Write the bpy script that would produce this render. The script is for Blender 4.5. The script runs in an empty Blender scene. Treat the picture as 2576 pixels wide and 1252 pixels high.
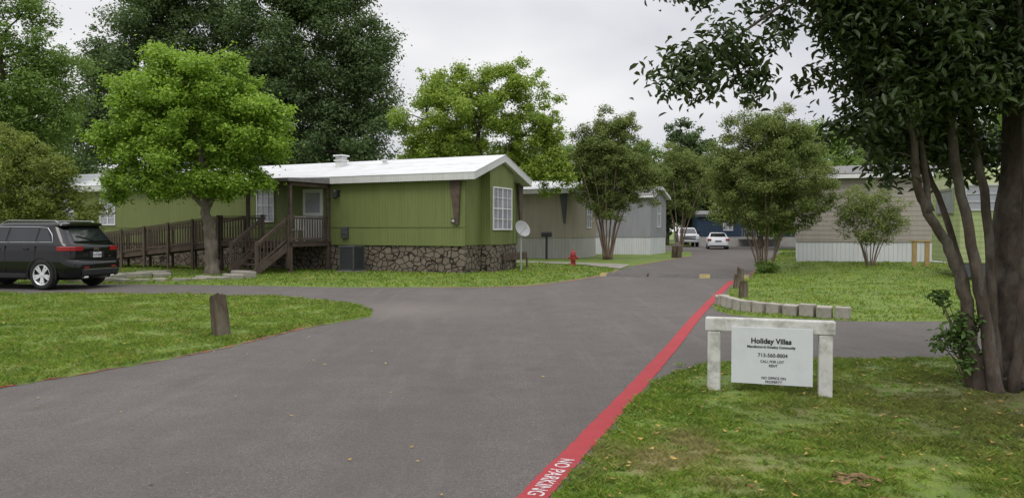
import bpy, math, random
import numpy as np
from mathutils import Vector, Matrix, noise, geometry
random.seed(7)
scene=bpy.context.scene
COL=scene.collection
R=math.radians
# ------------------------------------------------------------------ helpers
class NT:
    def __init__(s,name):
        s.m=bpy.data.materials.new(name); s.m.use_nodes=True
        s.t=s.m.node_tree; s.n=s.t.nodes; s.l=s.t.links
        s.b=s.n['Principled BSDF']; s.out=s.n['Material Output']
    def add(s,t,ins=None,**kw):
        n=s.n.new(t)
        for k,v in kw.items(): setattr(n,k,v)
        if ins:
            for k,v in ins.items():
                if isinstance(v,bpy.types.NodeSocket): s.l.new(v,n.inputs[k])
                else: n.inputs[k].default_value=v
        return n
    def math(s,op,a,b=0.0,c=0.0):
        return s.add('ShaderNodeMath',{0:a,1:b,2:c},operation=op).outputs[0]
    def mix(s,f,a,b,bt='MIX'):
        n=s.add('ShaderNodeMixRGB',{0:f,1:a,2:b},blend_type=bt); return n.outputs[0]
    def ramp(s,f,stops):
        n=s.add('ShaderNodeValToRGB',{0:f}); e=n.color_ramp.elements
        while len(e)<len(stops): e.new(.5)
        for i,(p,c) in enumerate(stops):
            e[i].position=p; e[i].color=c if len(c)==4 else (*c,1)
        return n.outputs[0]
    def noise(s,vec,scale,detail=4,rough=.55):
        return s.add('ShaderNodeTexNoise',{'Vector':vec,'Scale':scale,'Detail':detail,'Roughness':rough}).outputs['Fac']
    def bump(s,h,strength=.3,dist=.02):
        n=s.add('ShaderNodeBump',{'Height':h,'Strength':strength,'Distance':dist}); s.l.new(n.outputs[0],s.b.inputs['Normal'])
    def obj(s): return s.add('ShaderNodeTexCoord').outputs['Object']
    def pos(s): return s.add('ShaderNodeNewGeometry').outputs['Position']
    def base(s,c,rough=.7,metal=0,spec=.4):
        if isinstance(c,bpy.types.NodeSocket): s.l.new(c,s.b.inputs['Base Color'])
        else: s.b.inputs['Base Color'].default_value=c
        s.b.inputs['Roughness'].default_value=rough; s.b.inputs['Metallic'].default_value=metal
        s.b.inputs['Specular IOR Level'].default_value=spec
def mul(c,k): return (min(1,c[0]*k),min(1,c[1]*k),min(1,c[2]*k),1)
def M(name,c,var=.15,scale=4,rough=.75,bump=.15,bscale=40,metal=0,spec=.3,dirt=None,dirtamt=.3,stretch=None):
    t=NT(name); v=t.obj()
    if stretch: v=t.add('ShaderNodeMapping',{'Vector':v,'Scale':stretch}).outputs[0]
    n=t.noise(v,scale,6,.6)
    col=t.ramp(n,[(.3,mul(c,1-var)),(.7,mul(c,1+var))])
    if dirt:
        d=t.noise(v,scale*.6+1.3,7,.7)
        f=t.ramp(d,[(.48,(0,0,0,1)),(.68,(dirtamt,dirtamt,dirtamt,1))])
        col=t.mix(f,col,dirt)
    t.base(col,rough,metal,spec)
    if bump: t.bump(t.noise(v,bscale,5),bump,.01)
    return t.m
def siding(name,c,axis,pitch,groove=.12,lap=False,var=.08,dirt=None):
    t=NT(name); v=t.obj()
    s=t.add('ShaderNodeSeparateXYZ',{0:v})
    a=t.math('ADD',s.outputs[0],s.outputs[1]) if axis=='v' else s.outputs[2]
    fr=t.math('FRACT',t.math('MULTIPLY',a,1/pitch))
    st=t.add('ShaderNodeMapping',{'Vector':v,'Scale':(1.5,1.5,.35)}).outputs[0]
    n=t.noise(st,1.6,7,.65)
    col=t.ramp(n,[(.3,mul(c,1-var)),(.7,mul(c,1+var))])
    if lap:
        h=t.math('SUBTRACT',1.0,fr)
        g=t.math('GREATER_THAN',fr,1-groove)
    else:
        g=t.math('LESS_THAN',fr,groove); h=t.math('SUBTRACT',1.0,g)
    col=t.mix(t.math('MULTIPLY',g,.38),col,mul(c,.35))
    n2=t.noise(t.add('ShaderNodeMapping',{'Vector':v,'Scale':(6,6,.5)}).outputs[0],1.0,6,.7)
    f=t.ramp(n2,[(.5,(0,0,0,1)),(.8,(.45,.45,.45,1))])
    col=t.mix(f,col,dirt or mul(c,.55))
    t.base(col,.6,0,.3); t.bump(h,.6,.012)
    return t.m
def leafmat(name,dark,light,trans=.3,rough=.55,spec=.25):
    t=NT(name)
    a=t.add('ShaderNodeAttribute',attribute_name='tone').outputs['Fac']
    col=t.ramp(a,[(.0,dark),(1.0,light)])
    t.base(col,rough,0,spec)
    tr=t.add('ShaderNodeBsdfTranslucent',{'Color':t.mix(1.0,col,(1.0,1.0,.55,1),'MULTIPLY')})
    mx=t.add('ShaderNodeMixShader',{0:trans,1:t.b.outputs[0],2:tr.outputs[0]})
    t.l.new(mx.outputs[0],t.out.inputs[0]); return t.m

def thing(name,label,cat,loc=(0,0,0),rot=0,group=None,tilt=None):
    e=bpy.data.objects.new(name,None); e.empty_display_size=.3
    e.location=loc; e.rotation_euler=(0,0,rot) if not tilt else (tilt[0],tilt[1],rot)
    e['label']=label; e['category']=cat
    if group: e['group']=group
    COL.objects.link(e); return e
def sub(name,parent,loc=(0,0,0),rot=(0,0,0)):
    e=bpy.data.objects.new(name,None); e.empty_display_size=.1
    e.location=loc; e.rotation_euler=rot; e.parent=parent; COL.objects.link(e); return e
class MB:
    def __init__(s): s.v=[]; s.f=[]
    def add(s,vs,fs):
        o=len(s.v); s.v+= [tuple(p) for p in vs]; s.f+=[tuple(i+o for i in f) for f in fs]; return s
    def box(s,x0,x1,y0,y1,z0,z1,mat=None):
        vs=[Vector(p) for p in ((x0,y0,z0),(x1,y0,z0),(x1,y1,z0),(x0,y1,z0),(x0,y0,z1),(x1,y0,z1),(x1,y1,z1),(x0,y1,z1))]
        if mat: vs=[mat@p for p in vs]
        return s.add(vs,[(0,3,2,1),(4,5,6,7),(0,1,5,4),(1,2,6,5),(2,3,7,6),(3,0,4,7)])
    def beam(s,p,q,w,h,up=(0,0,1)):
        p=Vector(p);q=Vector(q);d=q-p;L=d.length;d.normalize()
        u=Vector(up)
        if abs(d.dot(u))>.99: u=Vector((0,1,0))
        a=d.cross(u).normalized(); b=a.cross(d).normalized()
        m=Matrix((( d.x,a.x,b.x,p.x),(d.y,a.y,b.y,p.y),(d.z,a.z,b.z,p.z),(0,0,0,1)))
        return s.box(0,L,-w/2,w/2,-h/2,h/2,m)
    def cyl(s,p,q,r0,r1=None,seg=16):
        return s.tube([p,q],[r0,r0 if r1 is None else r1],seg)
    def tube(s,pts,rad,seg=8,wob=0):
        pts=[Vector(p) for p in pts]; n=len(pts); vs=[]; fs=[]
        a=None
        for i,p in enumerate(pts):
            d=(pts[min(i+1,n-1)]-pts[max(i-1,0)]).normalized()
            if a is None:
                a=d.orthogonal().normalized()
            else:
                a=(a-d*a.dot(d)); a=a.normalized() if a.length>1e-5 else d.orthogonal().normalized()
            b=d.cross(a)
            for k in range(seg):
                t=2*math.pi*k/seg
                r=rad[i]*(1+(wob*noise.noise(Vector((k*1.7,p.z*3,p.x*3))) if wob else 0))
                vs.append(p+a*math.cos(t)*r+b*math.sin(t)*r)
        for i in range(n-1):
            for k in range(seg):
                k2=(k+1)%seg
                fs.append((i*seg+k,i*seg+k2,(i+1)*seg+k2,(i+1)*seg+k))
        fs.append(tuple(reversed(range(seg)))); fs.append(tuple(range((n-1)*seg,n*seg)))
        return s.add(vs,fs)
    def lathe(s,prof,seg=24,mat=None,ring=False):
        vs=[];fs=[];n=len(prof)
        for r,z in prof:
            for k in range(seg):
                t=2*math.pi*k/seg; p=Vector((r*math.cos(t),r*math.sin(t),z))
                vs.append(mat@p if mat else p)
        for i in range(n if ring else n-1):
            j=(i+1)%n
            for k in range(seg):
                k2=(k+1)%seg; fs.append((i*seg+k,i*seg+k2,j*seg+k2,j*seg+k))
        if not ring:
            fs.append(tuple(reversed(range(seg)))); fs.append(tuple(range((n-1)*seg,n*seg)))
        return s.add(vs,fs)
    def prism(s,poly,a0,a1,axis='x'):
        n=len(poly)
        if axis=='x': vs=[(a0,p[0],p[1]) for p in poly]+[(a1,p[0],p[1]) for p in poly]
        elif axis=='y': vs=[(p[0],a0,p[1]) for p in poly]+[(p[0],a1,p[1]) for p in poly]
        else: vs=[(p[0],p[1],a0) for p in poly]+[(p[0],p[1],a1) for p in poly]
        fs=[tuple(range(n)),tuple(reversed(range(n,2*n)))]
        for i in range(n):
            j=(i+1)%n; fs.append((i,i+n,j+n,j))
        return s.add(vs,fs)
    def obj(s,name,parent,mat,bevel=0,smooth=False,label=None,loc=None):
        me=bpy.data.meshes.new(name); me.from_pydata(s.v,[],s.f); me.materials.append(mat)
        import bmesh
        bm=bmesh.new(); bm.from_mesh(me); bmesh.ops.recalc_face_normals(bm,faces=bm.faces); bm.to_mesh(me); bm.free()
        if smooth: me.polygons.foreach_set('use_smooth',[True]*len(me.polygons))
        o=bpy.data.objects.new(name,me); COL.objects.link(o)
        if parent: o.parent=parent
        if loc: o.location=loc
        if bevel:
            b=o.modifiers.new('b','BEVEL'); b.width=bevel; b.segments=2; b.limit_method='ANGLE'; b.angle_limit=R(40)
        if label: o['label']=label
        return o
def npmesh(name,V,F,mat,tone=None,parent=None):
    k=F.shape[1]; me=bpy.data.meshes.new(name)
    me.vertices.add(len(V)); me.vertices.foreach_set('co',V.astype(np.float32).ravel())
    me.loops.add(F.size); me.loops.foreach_set('vertex_index',F.astype(np.int32).ravel())
    me.polygons.add(len(F)); me.polygons.foreach_set('loop_start',np.arange(0,F.size,k,dtype=np.int32))
    me.update(calc_edges=True)
    if tone is not None:
        me.attributes.new('tone','FLOAT','FACE').data.foreach_set('value',tone.astype(np.float32))
    me.materials.append(mat)
    o=bpy.data.objects.new(name,me); COL.objects.link(o)
    if parent: o.parent=parent
    return o
def text(body,parent,mat,loc,rotm,size,name='lettering',bold=0.0,align='CENTER',xs=1.0):
    c=bpy.data.curves.new(name,'FONT'); c.body=body; c.size=size; c.align_x=align; c.align_y='CENTER'
    c.offset=bold; c.extrude=.0012; c.space_character=1.03
    t=bpy.data.objects.new('tmp',c); COL.objects.link(t)
    bpy.context.view_layer.update()
    me=bpy.data.meshes.new_from_object(t.evaluated_get(bpy.context.evaluated_depsgraph_get()))
    bpy.data.objects.remove(t); me.materials.clear(); me.materials.append(mat)
    o=bpy.data.objects.new(name,me); COL.objects.link(o); o.parent=parent
    o.matrix_local=Matrix.Translation(loc)@rotm.to_4x4()@Matrix.Diagonal((xs,1,1,1)); return o
def catmull(pts,n=6):
    pts=[Vector(p) for p in pts]; out=[]
    P=[pts[0]*2-pts[1]]+pts+[pts[-1]*2-pts[-2]]
    for i in range(1,len(P)-2):
        for k in range(n):
            t=k/n; a,b,c,d=P[i-1],P[i],P[i+1],P[i+2]
            out.append(.5*((2*b)+(c-a)*t+(2*a-5*b+4*c-d)*t*t+(3*b-a-3*c+d)*t**3))
    out.append(pts[-1]); return out
# ------------------------------------------------------------------ materials
RED=(0.34,.042,.05,1)
def asphalt():
    t=NT('asphalt'); p=t.pos()
    big=t.noise(p,.35,6,.6); mid=t.noise(p,2.2,6,.65); fine=t.noise(p,140,3,.7)
    c=t.ramp(big,[(.3,(.100,.089,.081,1)),(.7,(.150,.136,.124,1))])
    c=t.mix(.5,c,t.ramp(mid,[(.35,(.097,.086,.078,1)),(.65,(.155,.140,.128,1))]))
    g2=t.noise(p,38,4,.75)
    c=t.mix(t.ramp(g2,[(.38,(.6,.6,.6,1)),(.55,(0,0,0,1))]),c,(.062,.056,.052,1))
    c=t.mix(t.ramp(fine,[(.35,(.6,.6,.6,1)),(.6,(0,0,0,1))]),c,(.05,.045,.042,1))
    sp=t.add('ShaderNodeTexVoronoi',{'Vector':p,'Scale':60.0})
    c=t.mix(t.ramp(sp.outputs['Distance'],[(.12,(.7,.7,.7,1)),(.24,(0,0,0,1))]),c,(.30,.285,.265,1))
    s=t.add('ShaderNodeMapping',{'Vector':p,'Rotation':(0,0,R(20)),'Scale':(1,.10,1)}).outputs[0]
    c=t.mix(t.ramp(t.noise(s,1.0,5,.6),[(.42,(0,0,0,1)),(.68,(.5,.5,.5,1))]),c,(.078,.070,.063,1))
    c=t.mix(t.ramp(t.noise(s,2.6,4,.6),[(.55,(0,0,0,1)),(.75,(.22,.22,.22,1))]),c,(.19,.175,.16,1))
    d=t.add('ShaderNodeVectorMath',{0:p,1:(-2.0,15.2,0)},operation='DISTANCE').outputs['Value']
    d=t.math('ADD',d,t.math('MULTIPLY',mid,2.5))
    c=t.mix(t.ramp(t.math('MULTIPLY',d,.25),[(.35,(.4,.4,.4,1)),(.85,(0,0,0,1))]),c,(.19,.165,.145,1))
    dv=t.add('ShaderNodeVectorMath',{0:p,1:t.add('ShaderNodeVectorMath',{0:t.add('ShaderNodeTexNoise',{'Vector':p,'Scale':1.2,'Detail':6.0}).outputs['Color'],'Scale':1.6},operation='SCALE').outputs[0]},operation='ADD').outputs[0]
    ve=t.add('ShaderNodeTexVoronoi',{'Vector':dv,'Scale':.28},feature='DISTANCE_TO_EDGE').outputs['Distance']
    cr=t.math('LESS_THAN',ve,.002)
    gate=t.math('GREATER_THAN',t.noise(p,.22,2),.55)
    c=t.mix(t.math('MULTIPLY',t.math('MULTIPLY',cr,gate),.4),c,(.05,.045,.043,1))
    st=t.noise(p,.9,3); c=t.mix(t.ramp(st,[(.64,(0,0,0,1)),(.70,(.35,.35,.35,1))]),c,(.06,.054,.05,1))
    t.base(c,.9,0,.25); t.bump(t.math('ADD',t.math('ADD',fine,g2),t.math('MULTIPLY',mid,1.5)),.5,.01); return t.m
M_ASPH=asphalt()
def grassmat(name,blade):
    t=NT(name); p=t.pos()
    n1=t.noise(p,.45,5,.6); n2=t.noise(p,2.6,5,.6); n3=t.noise(p,30,3,.7)
    k=1.0 if blade else .78
    c=t.ramp(n1,[(.32,mul((.105,.190,.026,1),k)),(.68,mul((.195,.285,.042,1),k))])
    c=t.mix(.45,c,t.ramp(n2,[(.38,mul((.085,.165,.026,1),k)),(.62,mul((.21,.29,.046,1),k))]))
    c=t.mix(t.ramp(t.noise(p,1.1,6,.7),[(.55,(0,0,0,1)),(.68,(.5,.5,.5,1))]),c,mul((.27,.225,.09,1),k))
    c=t.mix(t.ramp(t.noise(p,5.5,4,.7),[(.56,(0,0,0,1)),(.68,(.3,.3,.3,1))]),c,mul((.06,.11,.022,1),k))
    if blade:
        a=t.add('ShaderNodeAttribute',attribute_name='tone').outputs['Fac']
        c=t.mix(t.ramp(a,[(.82,(0,0,0,1)),(.97,(.7,.7,.7,1))]),c,(.34,.28,.12,1))
        c=t.mix(1.0,c,t.ramp(a,[(0,(.6,.66,.6,1)),(.8,(1.35,1.3,1.1,1))]),'MULTIPLY')
    else:
        c=t.mix(t.ramp(n3,[(.45,(0,0,0,1)),(.62,(.55,.55,.55,1))]),c,(.09,.075,.037,1))
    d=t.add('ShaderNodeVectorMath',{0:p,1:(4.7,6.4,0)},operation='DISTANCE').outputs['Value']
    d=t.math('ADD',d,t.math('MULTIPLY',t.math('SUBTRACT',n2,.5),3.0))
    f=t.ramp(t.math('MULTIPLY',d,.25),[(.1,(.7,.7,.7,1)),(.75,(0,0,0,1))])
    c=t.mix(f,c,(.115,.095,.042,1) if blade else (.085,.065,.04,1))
    d=t.add('ShaderNodeVectorMath',{0:p,1:(1.15,5.2,0)},operation='DISTANCE').outputs['Value']
    d=t.math('ADD',d,t.math('MULTIPLY',t.math('SUBTRACT',n2,.5),2.2))
    f=t.ramp(d,[(.2,(.6,.6,.6,1)),(.75,(0,0,0,1))])
    c=t.mix(f,c,(.34,.27,.13,1) if blade else (.24,.18,.10,1))
    t.base(c,.75,0,.2)
    if blade:
        tr=t.add('ShaderNodeBsdfTranslucent',{'Color':c})
        mx=t.add('ShaderNodeMixShader',{0:.3,1:t.b.outputs[0],2:tr.outputs[0]}); t.l.new(mx.outputs[0],t.out.inputs[0])
    else: t.bump(n3,.6,.02)
    return t.m
M_LAWN=grassmat('lawn_soil',False); M_BLADE=grassmat('grass_blade',True)
def worn(name,c,under,lo=.5,hi=.62,sc=9):
    t=NT(name); p=t.pos(); n=t.noise(p,sc,8,.75)
    f=t.ramp(n,[(lo,(0,0,0,1)),(hi,(1,1,1,1))])
    c2=t.mix(t.ramp(t.noise(p,110,3),[(.4,(0,0,0,1)),(.7,(.6,.6,.6,1))]),c,mul(c,.55))
    c2=t.mix(t.ramp(t.noise(p,3,5,.7),[(.4,(0,0,0,1)),(.7,(.35,.35,.35,1))]),c2,mul(c,.6))
    t.base(t.mix(f,c2,under),.85,0,.25); t.bump(t.noise(p,90,3),.5,.01); return t.m
M_RED=worn('red_road_paint',RED,(.15,.09,.08,1),.57,.74,12)
M_REDOLD=worn('faded_red_paint',(.34,.12,.06,1),(.13,.115,.10,1),.42,.58,6)
M_REDL=worn('red_edge_paint',(.38,.05,.04,1),(.12,.10,.085,1),.52,.64,6)
M_WPAINT=worn('white_road_paint',(.60,.54,.54,1),RED,.5,.62,30)
M_YEL=worn('yellow_paint',(.30,.23,.07,1),(.12,.11,.10,1),.45,.63,7)
M_BUMP=M('bump_rubber',(.075,.07,.066,1),.25,8,.85,.3,60)
M_CONC=M('concrete',(.22,.205,.18,1),.25,2.5,.9,.4,30,dirt=(.12,.11,.08,1),dirtamt=.6)
M_GREENW=siding('green_vertical_siding',(.150,.180,.060,1),'v',.125,.12)
M_GREENT=M('green_trim',(.13,.155,.05,1),.08,3,.6,.05)
M_WROOF=M('white_roof',(.54,.55,.56,1),.07,1.2,.6,.1,8,dirt=(.36,.355,.33,1),dirtamt=.55,stretch=(.6,2,1))
M_FASC=siding('white_fascia',(.56,.56,.55,1),'v',.1,.14)
M_WHITE=M('white_paint',(.66,.66,.66,1),.04,4,.5,.05)
M_BROWN=M('brown_stained_wood',(.080,.058,.046,1),.3,5,.8,.3,50,stretch=(1,1,1),dirt=(.13,.10,.085,1),dirtamt=.4)
M_PORCHR=M('porch_roofing',(.16,.15,.15,1),.2,4,.8)
M_GLASSB=M('window_with_blinds',(.24,.25,.28,1),.1,3,.12,0,spec=.8)
def blinds():
    t=NT('blind_pane'); v=t.obj(); s=t.add('ShaderNodeSeparateXYZ',{0:v})
    fr=t.math('FRACT',t.math('MULTIPLY',s.outputs[2],22.0))
    c=t.ramp(fr,[(.0,(.20,.21,.25,1)),(.25,(.36,.36,.42,1)),(.8,(.30,.30,.36,1))])
    c=t.mix(t.ramp(t.noise(v,1.5,3),[(.4,(0,0,0,1)),(.7,(.6,.6,.6,1))]),c,(.12,.14,.15,1))
    t.base(c,.15,0,.8); return t.m
M_BLIND=blinds()
M_DGLASS=M('dark_glass',(.012,.014,.017,1),.2,2,.06,0,spec=.6)
M_DOOR=M('white_door',(.55,.55,.54,1),.05,3,.5,.05)
def stone():
    t=NT('faux_stone_skirting'); v=t.obj()
    s=t.add('ShaderNodeMapping',{'Vector':v,'Scale':(1,1,1.3)}).outputs[0]
    nz=t.add('ShaderNodeTexNoise',{'Vector':v,'Scale':5.0,'Detail':4.0}).outputs['Color']
    w=t.add('ShaderNodeVectorMath',{0:s,1:t.add('ShaderNodeVectorMath',{0:nz,'Scale':.12},operation='SCALE').outputs[0]},operation='ADD').outputs[0]
    e=t.add('ShaderNodeTexVoronoi',{'Vector':w,'Scale':3.6},feature='DISTANCE_TO_EDGE').outputs['Distance']
    cc=t.add('ShaderNodeTexVoronoi',{'Vector':w,'Scale':3.6}).outputs['Color']
    g=t.add('ShaderNodeSeparateXYZ',{0:cc}).outputs[0]
    c=t.ramp(g,[(0,(.155,.128,.098,1)),(.5,(.19,.158,.125,1)),(1,(.225,.19,.15,1))])
    c=t.mix(t.ramp(t.noise(v,22,6,.7),[(.35,(.7,.7,.7,1)),(.65,(0,0,0,1))]),c,(.09,.073,.056,1))
    m=t.ramp(e,[(.05,(0,0,0,1)),(.085,(1,1,1,1))])
    c=t.mix(m,(.022,.017,.013,1),c)
    t.base(c,.85,0,.25); t.bump(m,.4,.015); return t.m
M_STONE=stone()
M_TANW=siding('tan_vertical_siding',(.31,.275,.215,1),'v',.2,.08)
M_GRAYW=siding('gray_lap_siding',(.27,.27,.295,1),'h',.13,.15,True)
M_TAUPE=siding('taupe_lap_siding',(.33,.298,.265,1),'h',.19,.2,True)
M_SKIRT=siding('white_ribbed_skirting',(.58,.59,.62,1),'v',.16,.16,dirt=(.35,.36,.34,1))
M_SKIRT2=siding('offwhite_ribbed_skirting',(.38,.37,.35,1),'v',.2,.12)
M_SHING=M('gray_shingle_roof',(.16,.155,.155,1),.3,9,.9,.5,30)
M_BLUEW=siding('blue_lap_siding',(.025,.045,.08,1),'h',.15,.15,True)
M_LIME=siding('lime_ribbed_panel',(.28,.33,.15,1),'h',.16,.16,True)
M_LIMEL=M('pale_yellow_panel',(.42,.45,.27,1),.06,3,.5,.05)
M_ALU=M('aluminium',(.5,.5,.5,1),.08,5,.35,.05,metal=.8)
M_DARKM=M('dark_metal',(.03,.03,.032,1),.2,6,.5,.1)
M_GREY=M('grey_metal_cabinet',(.065,.07,.074,1),.12,6,.55,.1)
M_OLDW=M('weathered_post_wood',(.085,.065,.045,1),.5,7,.95,.9,30,dirt=(.19,.18,.135,1),dirtamt=.7,stretch=(1,1,.25))
M_YWOOD=M('new_lumber',(.36,.25,.11,1),.15,5,.7,.2)
M_SIGNW=M('weathered_white_timber',(.52,.52,.49,1),.10,5,.7,.4,25,dirt=(.20,.20,.155,1),dirtamt=.85,stretch=(1,1,1))
M_PANEL=M('white_sign_panel',(.56,.585,.60,1),.05,3,.45,.02,dirt=(.40,.40,.38,1),dirtamt=.4)
M_INK=M('black_lettering',(.02,.02,.025,1),0.01,3,.6,0)
M_HYD=M('red_hydrant_paint',(.28,.035,.035,1),.25,9,.55,.2)
M_BLKP=M('black_car_paint',(.004,.004,.005,1),.05,2,.10,0,spec=.45)
M_WCAR=M('white_car_paint',(.58,.59,.62,1),.03,2,.25,0,spec=.5)
M_PLAST=M('black_plastic',(.014,.014,.015,1),.1,9,.6,.1)
M_TYRE=M('tyre_rubber',(.018,.018,.018,1),.2,9,.85,.3)
M_RIM=M('alloy_rim',(.62,.63,.65,1),.05,6,.35,0,metal=.3,spec=.6)
M_CHR=M('chrome',(.75,.76,.78,1),.02,6,.12,0,metal=1)
M_RAIL=M('satin_rail',(.32,.33,.34,1),.02,6,.35,0,metal=1)
M_TAIL=M('red_tail_lens',(.26,.010,.016,1),.2,20,.15,0,spec=.6)
M_LENS=M('clear_lens',(.6,.62,.65,1),.1,20,.1,0,spec=.8)
M_BARK=M('grey_bark',(.13,.108,.086,1),.35,6,.95,1.0,18,dirt=(.2,.195,.165,1),dirtamt=.6,stretch=(1,1,.35))
M_BARKD=M('dark_bark',(.075,.058,.046,1),.45,9,.95,1.0,26,dirt=(.16,.155,.128,1),dirtamt=.7,stretch=(1,1,.45))
M_BARKM=M('smooth_brown_bark',(.17,.125,.095,1),.3,6,.8,.3,20,stretch=(1,1,.4))
L_BRIGHT=leafmat('bright_green_leaf',(.15,.26,.03,1),(.31,.46,.065,1),.42)
L_LIGHT=leafmat('light_green_leaf',(.16,.25,.036,1),(.34,.44,.075,1),.45)
L_DARK=leafmat('deep_green_leaf',(.066,.106,.046,1),(.145,.205,.086,1),.38,.75,.1)
L_MID=leafmat('mid_green_leaf',(.085,.155,.033,1),(.20,.30,.065,1),.38)
L_OLIVE=leafmat('olive_leaf',(.11,.16,.03,1),(.27,.31,.07,1),.4)
L_MYR=leafmat('myrtle_leaf',(.105,.15,.045,1),(.245,.29,.095,1),.4,.7,.12)
L_NEAR=leafmat('glossy_dark_leaf',(.026,.046,.015,1),(.078,.120,.035,1),.3,.4,.35)
L_FAR=leafmat('far_leaf',(.09,.13,.05,1),(.20,.26,.095,1),.35)
L_DENSE=leafmat('shaded_wood_leaf',(.022,.038,.018,1),(.06,.09,.038,1),.2)
# ------------------------------------------------------------------ world, sun, camera
w=bpy.data.worlds.new('World'); scene.world=w; w.use_nodes=True
nt=w.node_tree; N=nt.nodes; Lk=nt.links; bg=N['Background']
def wn(t,ins=None,**kw):
    n=N.new(t)
    for k,v in kw.items(): setattr(n,k,v)
    for k,v in (ins or {}).items():
        if isinstance(v,bpy.types.NodeSocket): Lk.new(v,n.inputs[k])
        else: n.inputs[k].default_value=v
    return n
SE,SR=R(58),R(205)
sky=wn('ShaderNodeTexSky',sky_type='NISHITA',sun_disc=False,sun_elevation=SE,sun_rotation=SR,air_density=1.0,dust_density=3.0)
tc=wn('ShaderNodeTexCoord').outputs['Generated']
mp=wn('ShaderNodeMapping',{'Vector':tc,'Scale':(1.0,1.0,2.0),'Location':(.62,.1,.35)}).outputs[0]
n1=wn('ShaderNodeTexNoise',{'Vector':mp,'Scale':2.6,'Detail':5.0,'Roughness':.42,'Distortion':.15}).outputs['Fac']
rp=wn('ShaderNodeValToRGB',{0:n1}); e=rp.color_ramp.elements
e[0].position=.34; e[0].color=(.65,.66,.72,1); e[1].position=.60; e[1].color=(.97,.965,.975,1)
sz=wn('ShaderNodeSeparateXYZ',{0:tc}).outputs[2]
mr=wn('ShaderNodeMapRange',{0:sz,1:0.28,2:.95,3:1.0,4:2.6}).outputs[0]
sc=wn('ShaderNodeMath',{0:mr,1:10.0},operation='MULTIPLY').outputs[0]
cl=wn('ShaderNodeVectorMath',{0:rp.outputs[0],'Scale':sc},operation='SCALE').outputs[0]
mx=wn('ShaderNodeMixRGB',{0:.96,1:sky.outputs[0],2:cl}).outputs[0]
Lk.new(mx,bg.inputs[0]); bg.inputs[1].default_value=.1
sd=bpy.data.lights.new('sun','SUN'); sd.energy=1.1; sd.angle=R(25); sd.color=(1,.95,.88)
so=bpy.data.objects.new('sun',sd); COL.objects.link(so)
so.rotation_euler=(R(35),0,R(-25))
cd=bpy.data.cameras.new('camera'); cam=bpy.data.objects.new('camera',cd); COL.objects.link(cam)
cam.location=(0,0,1.6); cam.rotation_euler=(R(90-1.39),0,0); cd.lens=26.55; cd.sensor_width=36; cd.clip_end=2000
scene.camera=cam
scene.view_settings.view_transform='Standard'; scene.view_settings.look='None'; scene.view_settings.exposure=0
# ------------------------------------------------------------------ ground
def sm(a): a=max(0,min(1,a)); return a*a*(3-2*a)
def hz(x,y):
    return .32*sm((y-17)/12)*sm((x-8)/5)*1.0
def structure(o): o['kind']='structure'; return o
structure(MB().add([(-900,-900,-.0),(900,-900,0),(900,1200,0),(-900,1200,0)],[(0,1,2,3)]).obj('ground',None,M_LAWN))
road=[(-9,-6),(-9,14),(-60,17.5),(-60,24),(-8,24),(1,23),(3.4,27.6),(4.6,31.5),(5.6,34.5),(9.4,43.4),(11.5,48.3),(13.5,57),(11,63),(4,69),(4,75),(14,78),(30,80),(29,73),(23,66),(20.2,57),(16.7,46.8),(12.2,35.8),(8.75,27.6),(9,24),(9,17),(60,17),(60,3),(6,3),(6,-6)]
def flat(name,poly,z,mat):
    vs=[Vector(p) for p in poly]; 
    r=geometry.delaunay_2d_cdt(vs,[(i,(i+1)%len(vs)) for i in range(len(vs))],[],1,1e-5)
    o=MB().add([(p.x,p.y,z) for p in r[0]],[tuple(f) for f in r[2]]).obj(name,None,mat)
    for p in o.data.polygons:
        if p.normal.z<0: p.flip()
    return structure(o)
flat('road',road,.006,M_ASPH)
flat('driveway',[(4.5,31.3),(5.5,34.9),(5.0,36.0),(-.8,40.2),(-1.4,38.6),(3.2,35.2)],.03,M_CONC)
def inpoly(P,poly):
    x,y=P[:,0],P[:,1]; ins=np.zeros(len(P),bool); n=len(poly)
    for i in range(n):
        x0,y0=poly[i];x1,y1=poly[(i+1)%n]
        c=((y0>y)!=(y1>y)); xx=(x1-x0)*(y-y0)/((y1-y0) if y1!=y0 else 1e-9)+x0
        ins^=c&(x<xx)
    return ins
def resample(poly,step,jit,rng):
    out=[]
    for i in range(len(poly)):
        a=Vector(poly[i]);b=Vector(poly[(i+1)%len(poly)]);L=(b-a).length
        far=min(a.length,b.length)>26 and L>6
        n=max(1,int(L/(step*(5 if far or L>14 else 1))))
        for k in range(n):
            p=a.lerp(b,k/n); out.append((p.x+rng.uniform(-jit,jit),p.y+rng.uniform(-jit,jit)))
    return out
def lz(x,y):
    return .035+.03*noise.noise(Vector((x*.7,y*.7,0)))+.012*noise.noise(Vector((x*3,y*3,4)))+hz(x,y)
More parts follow.
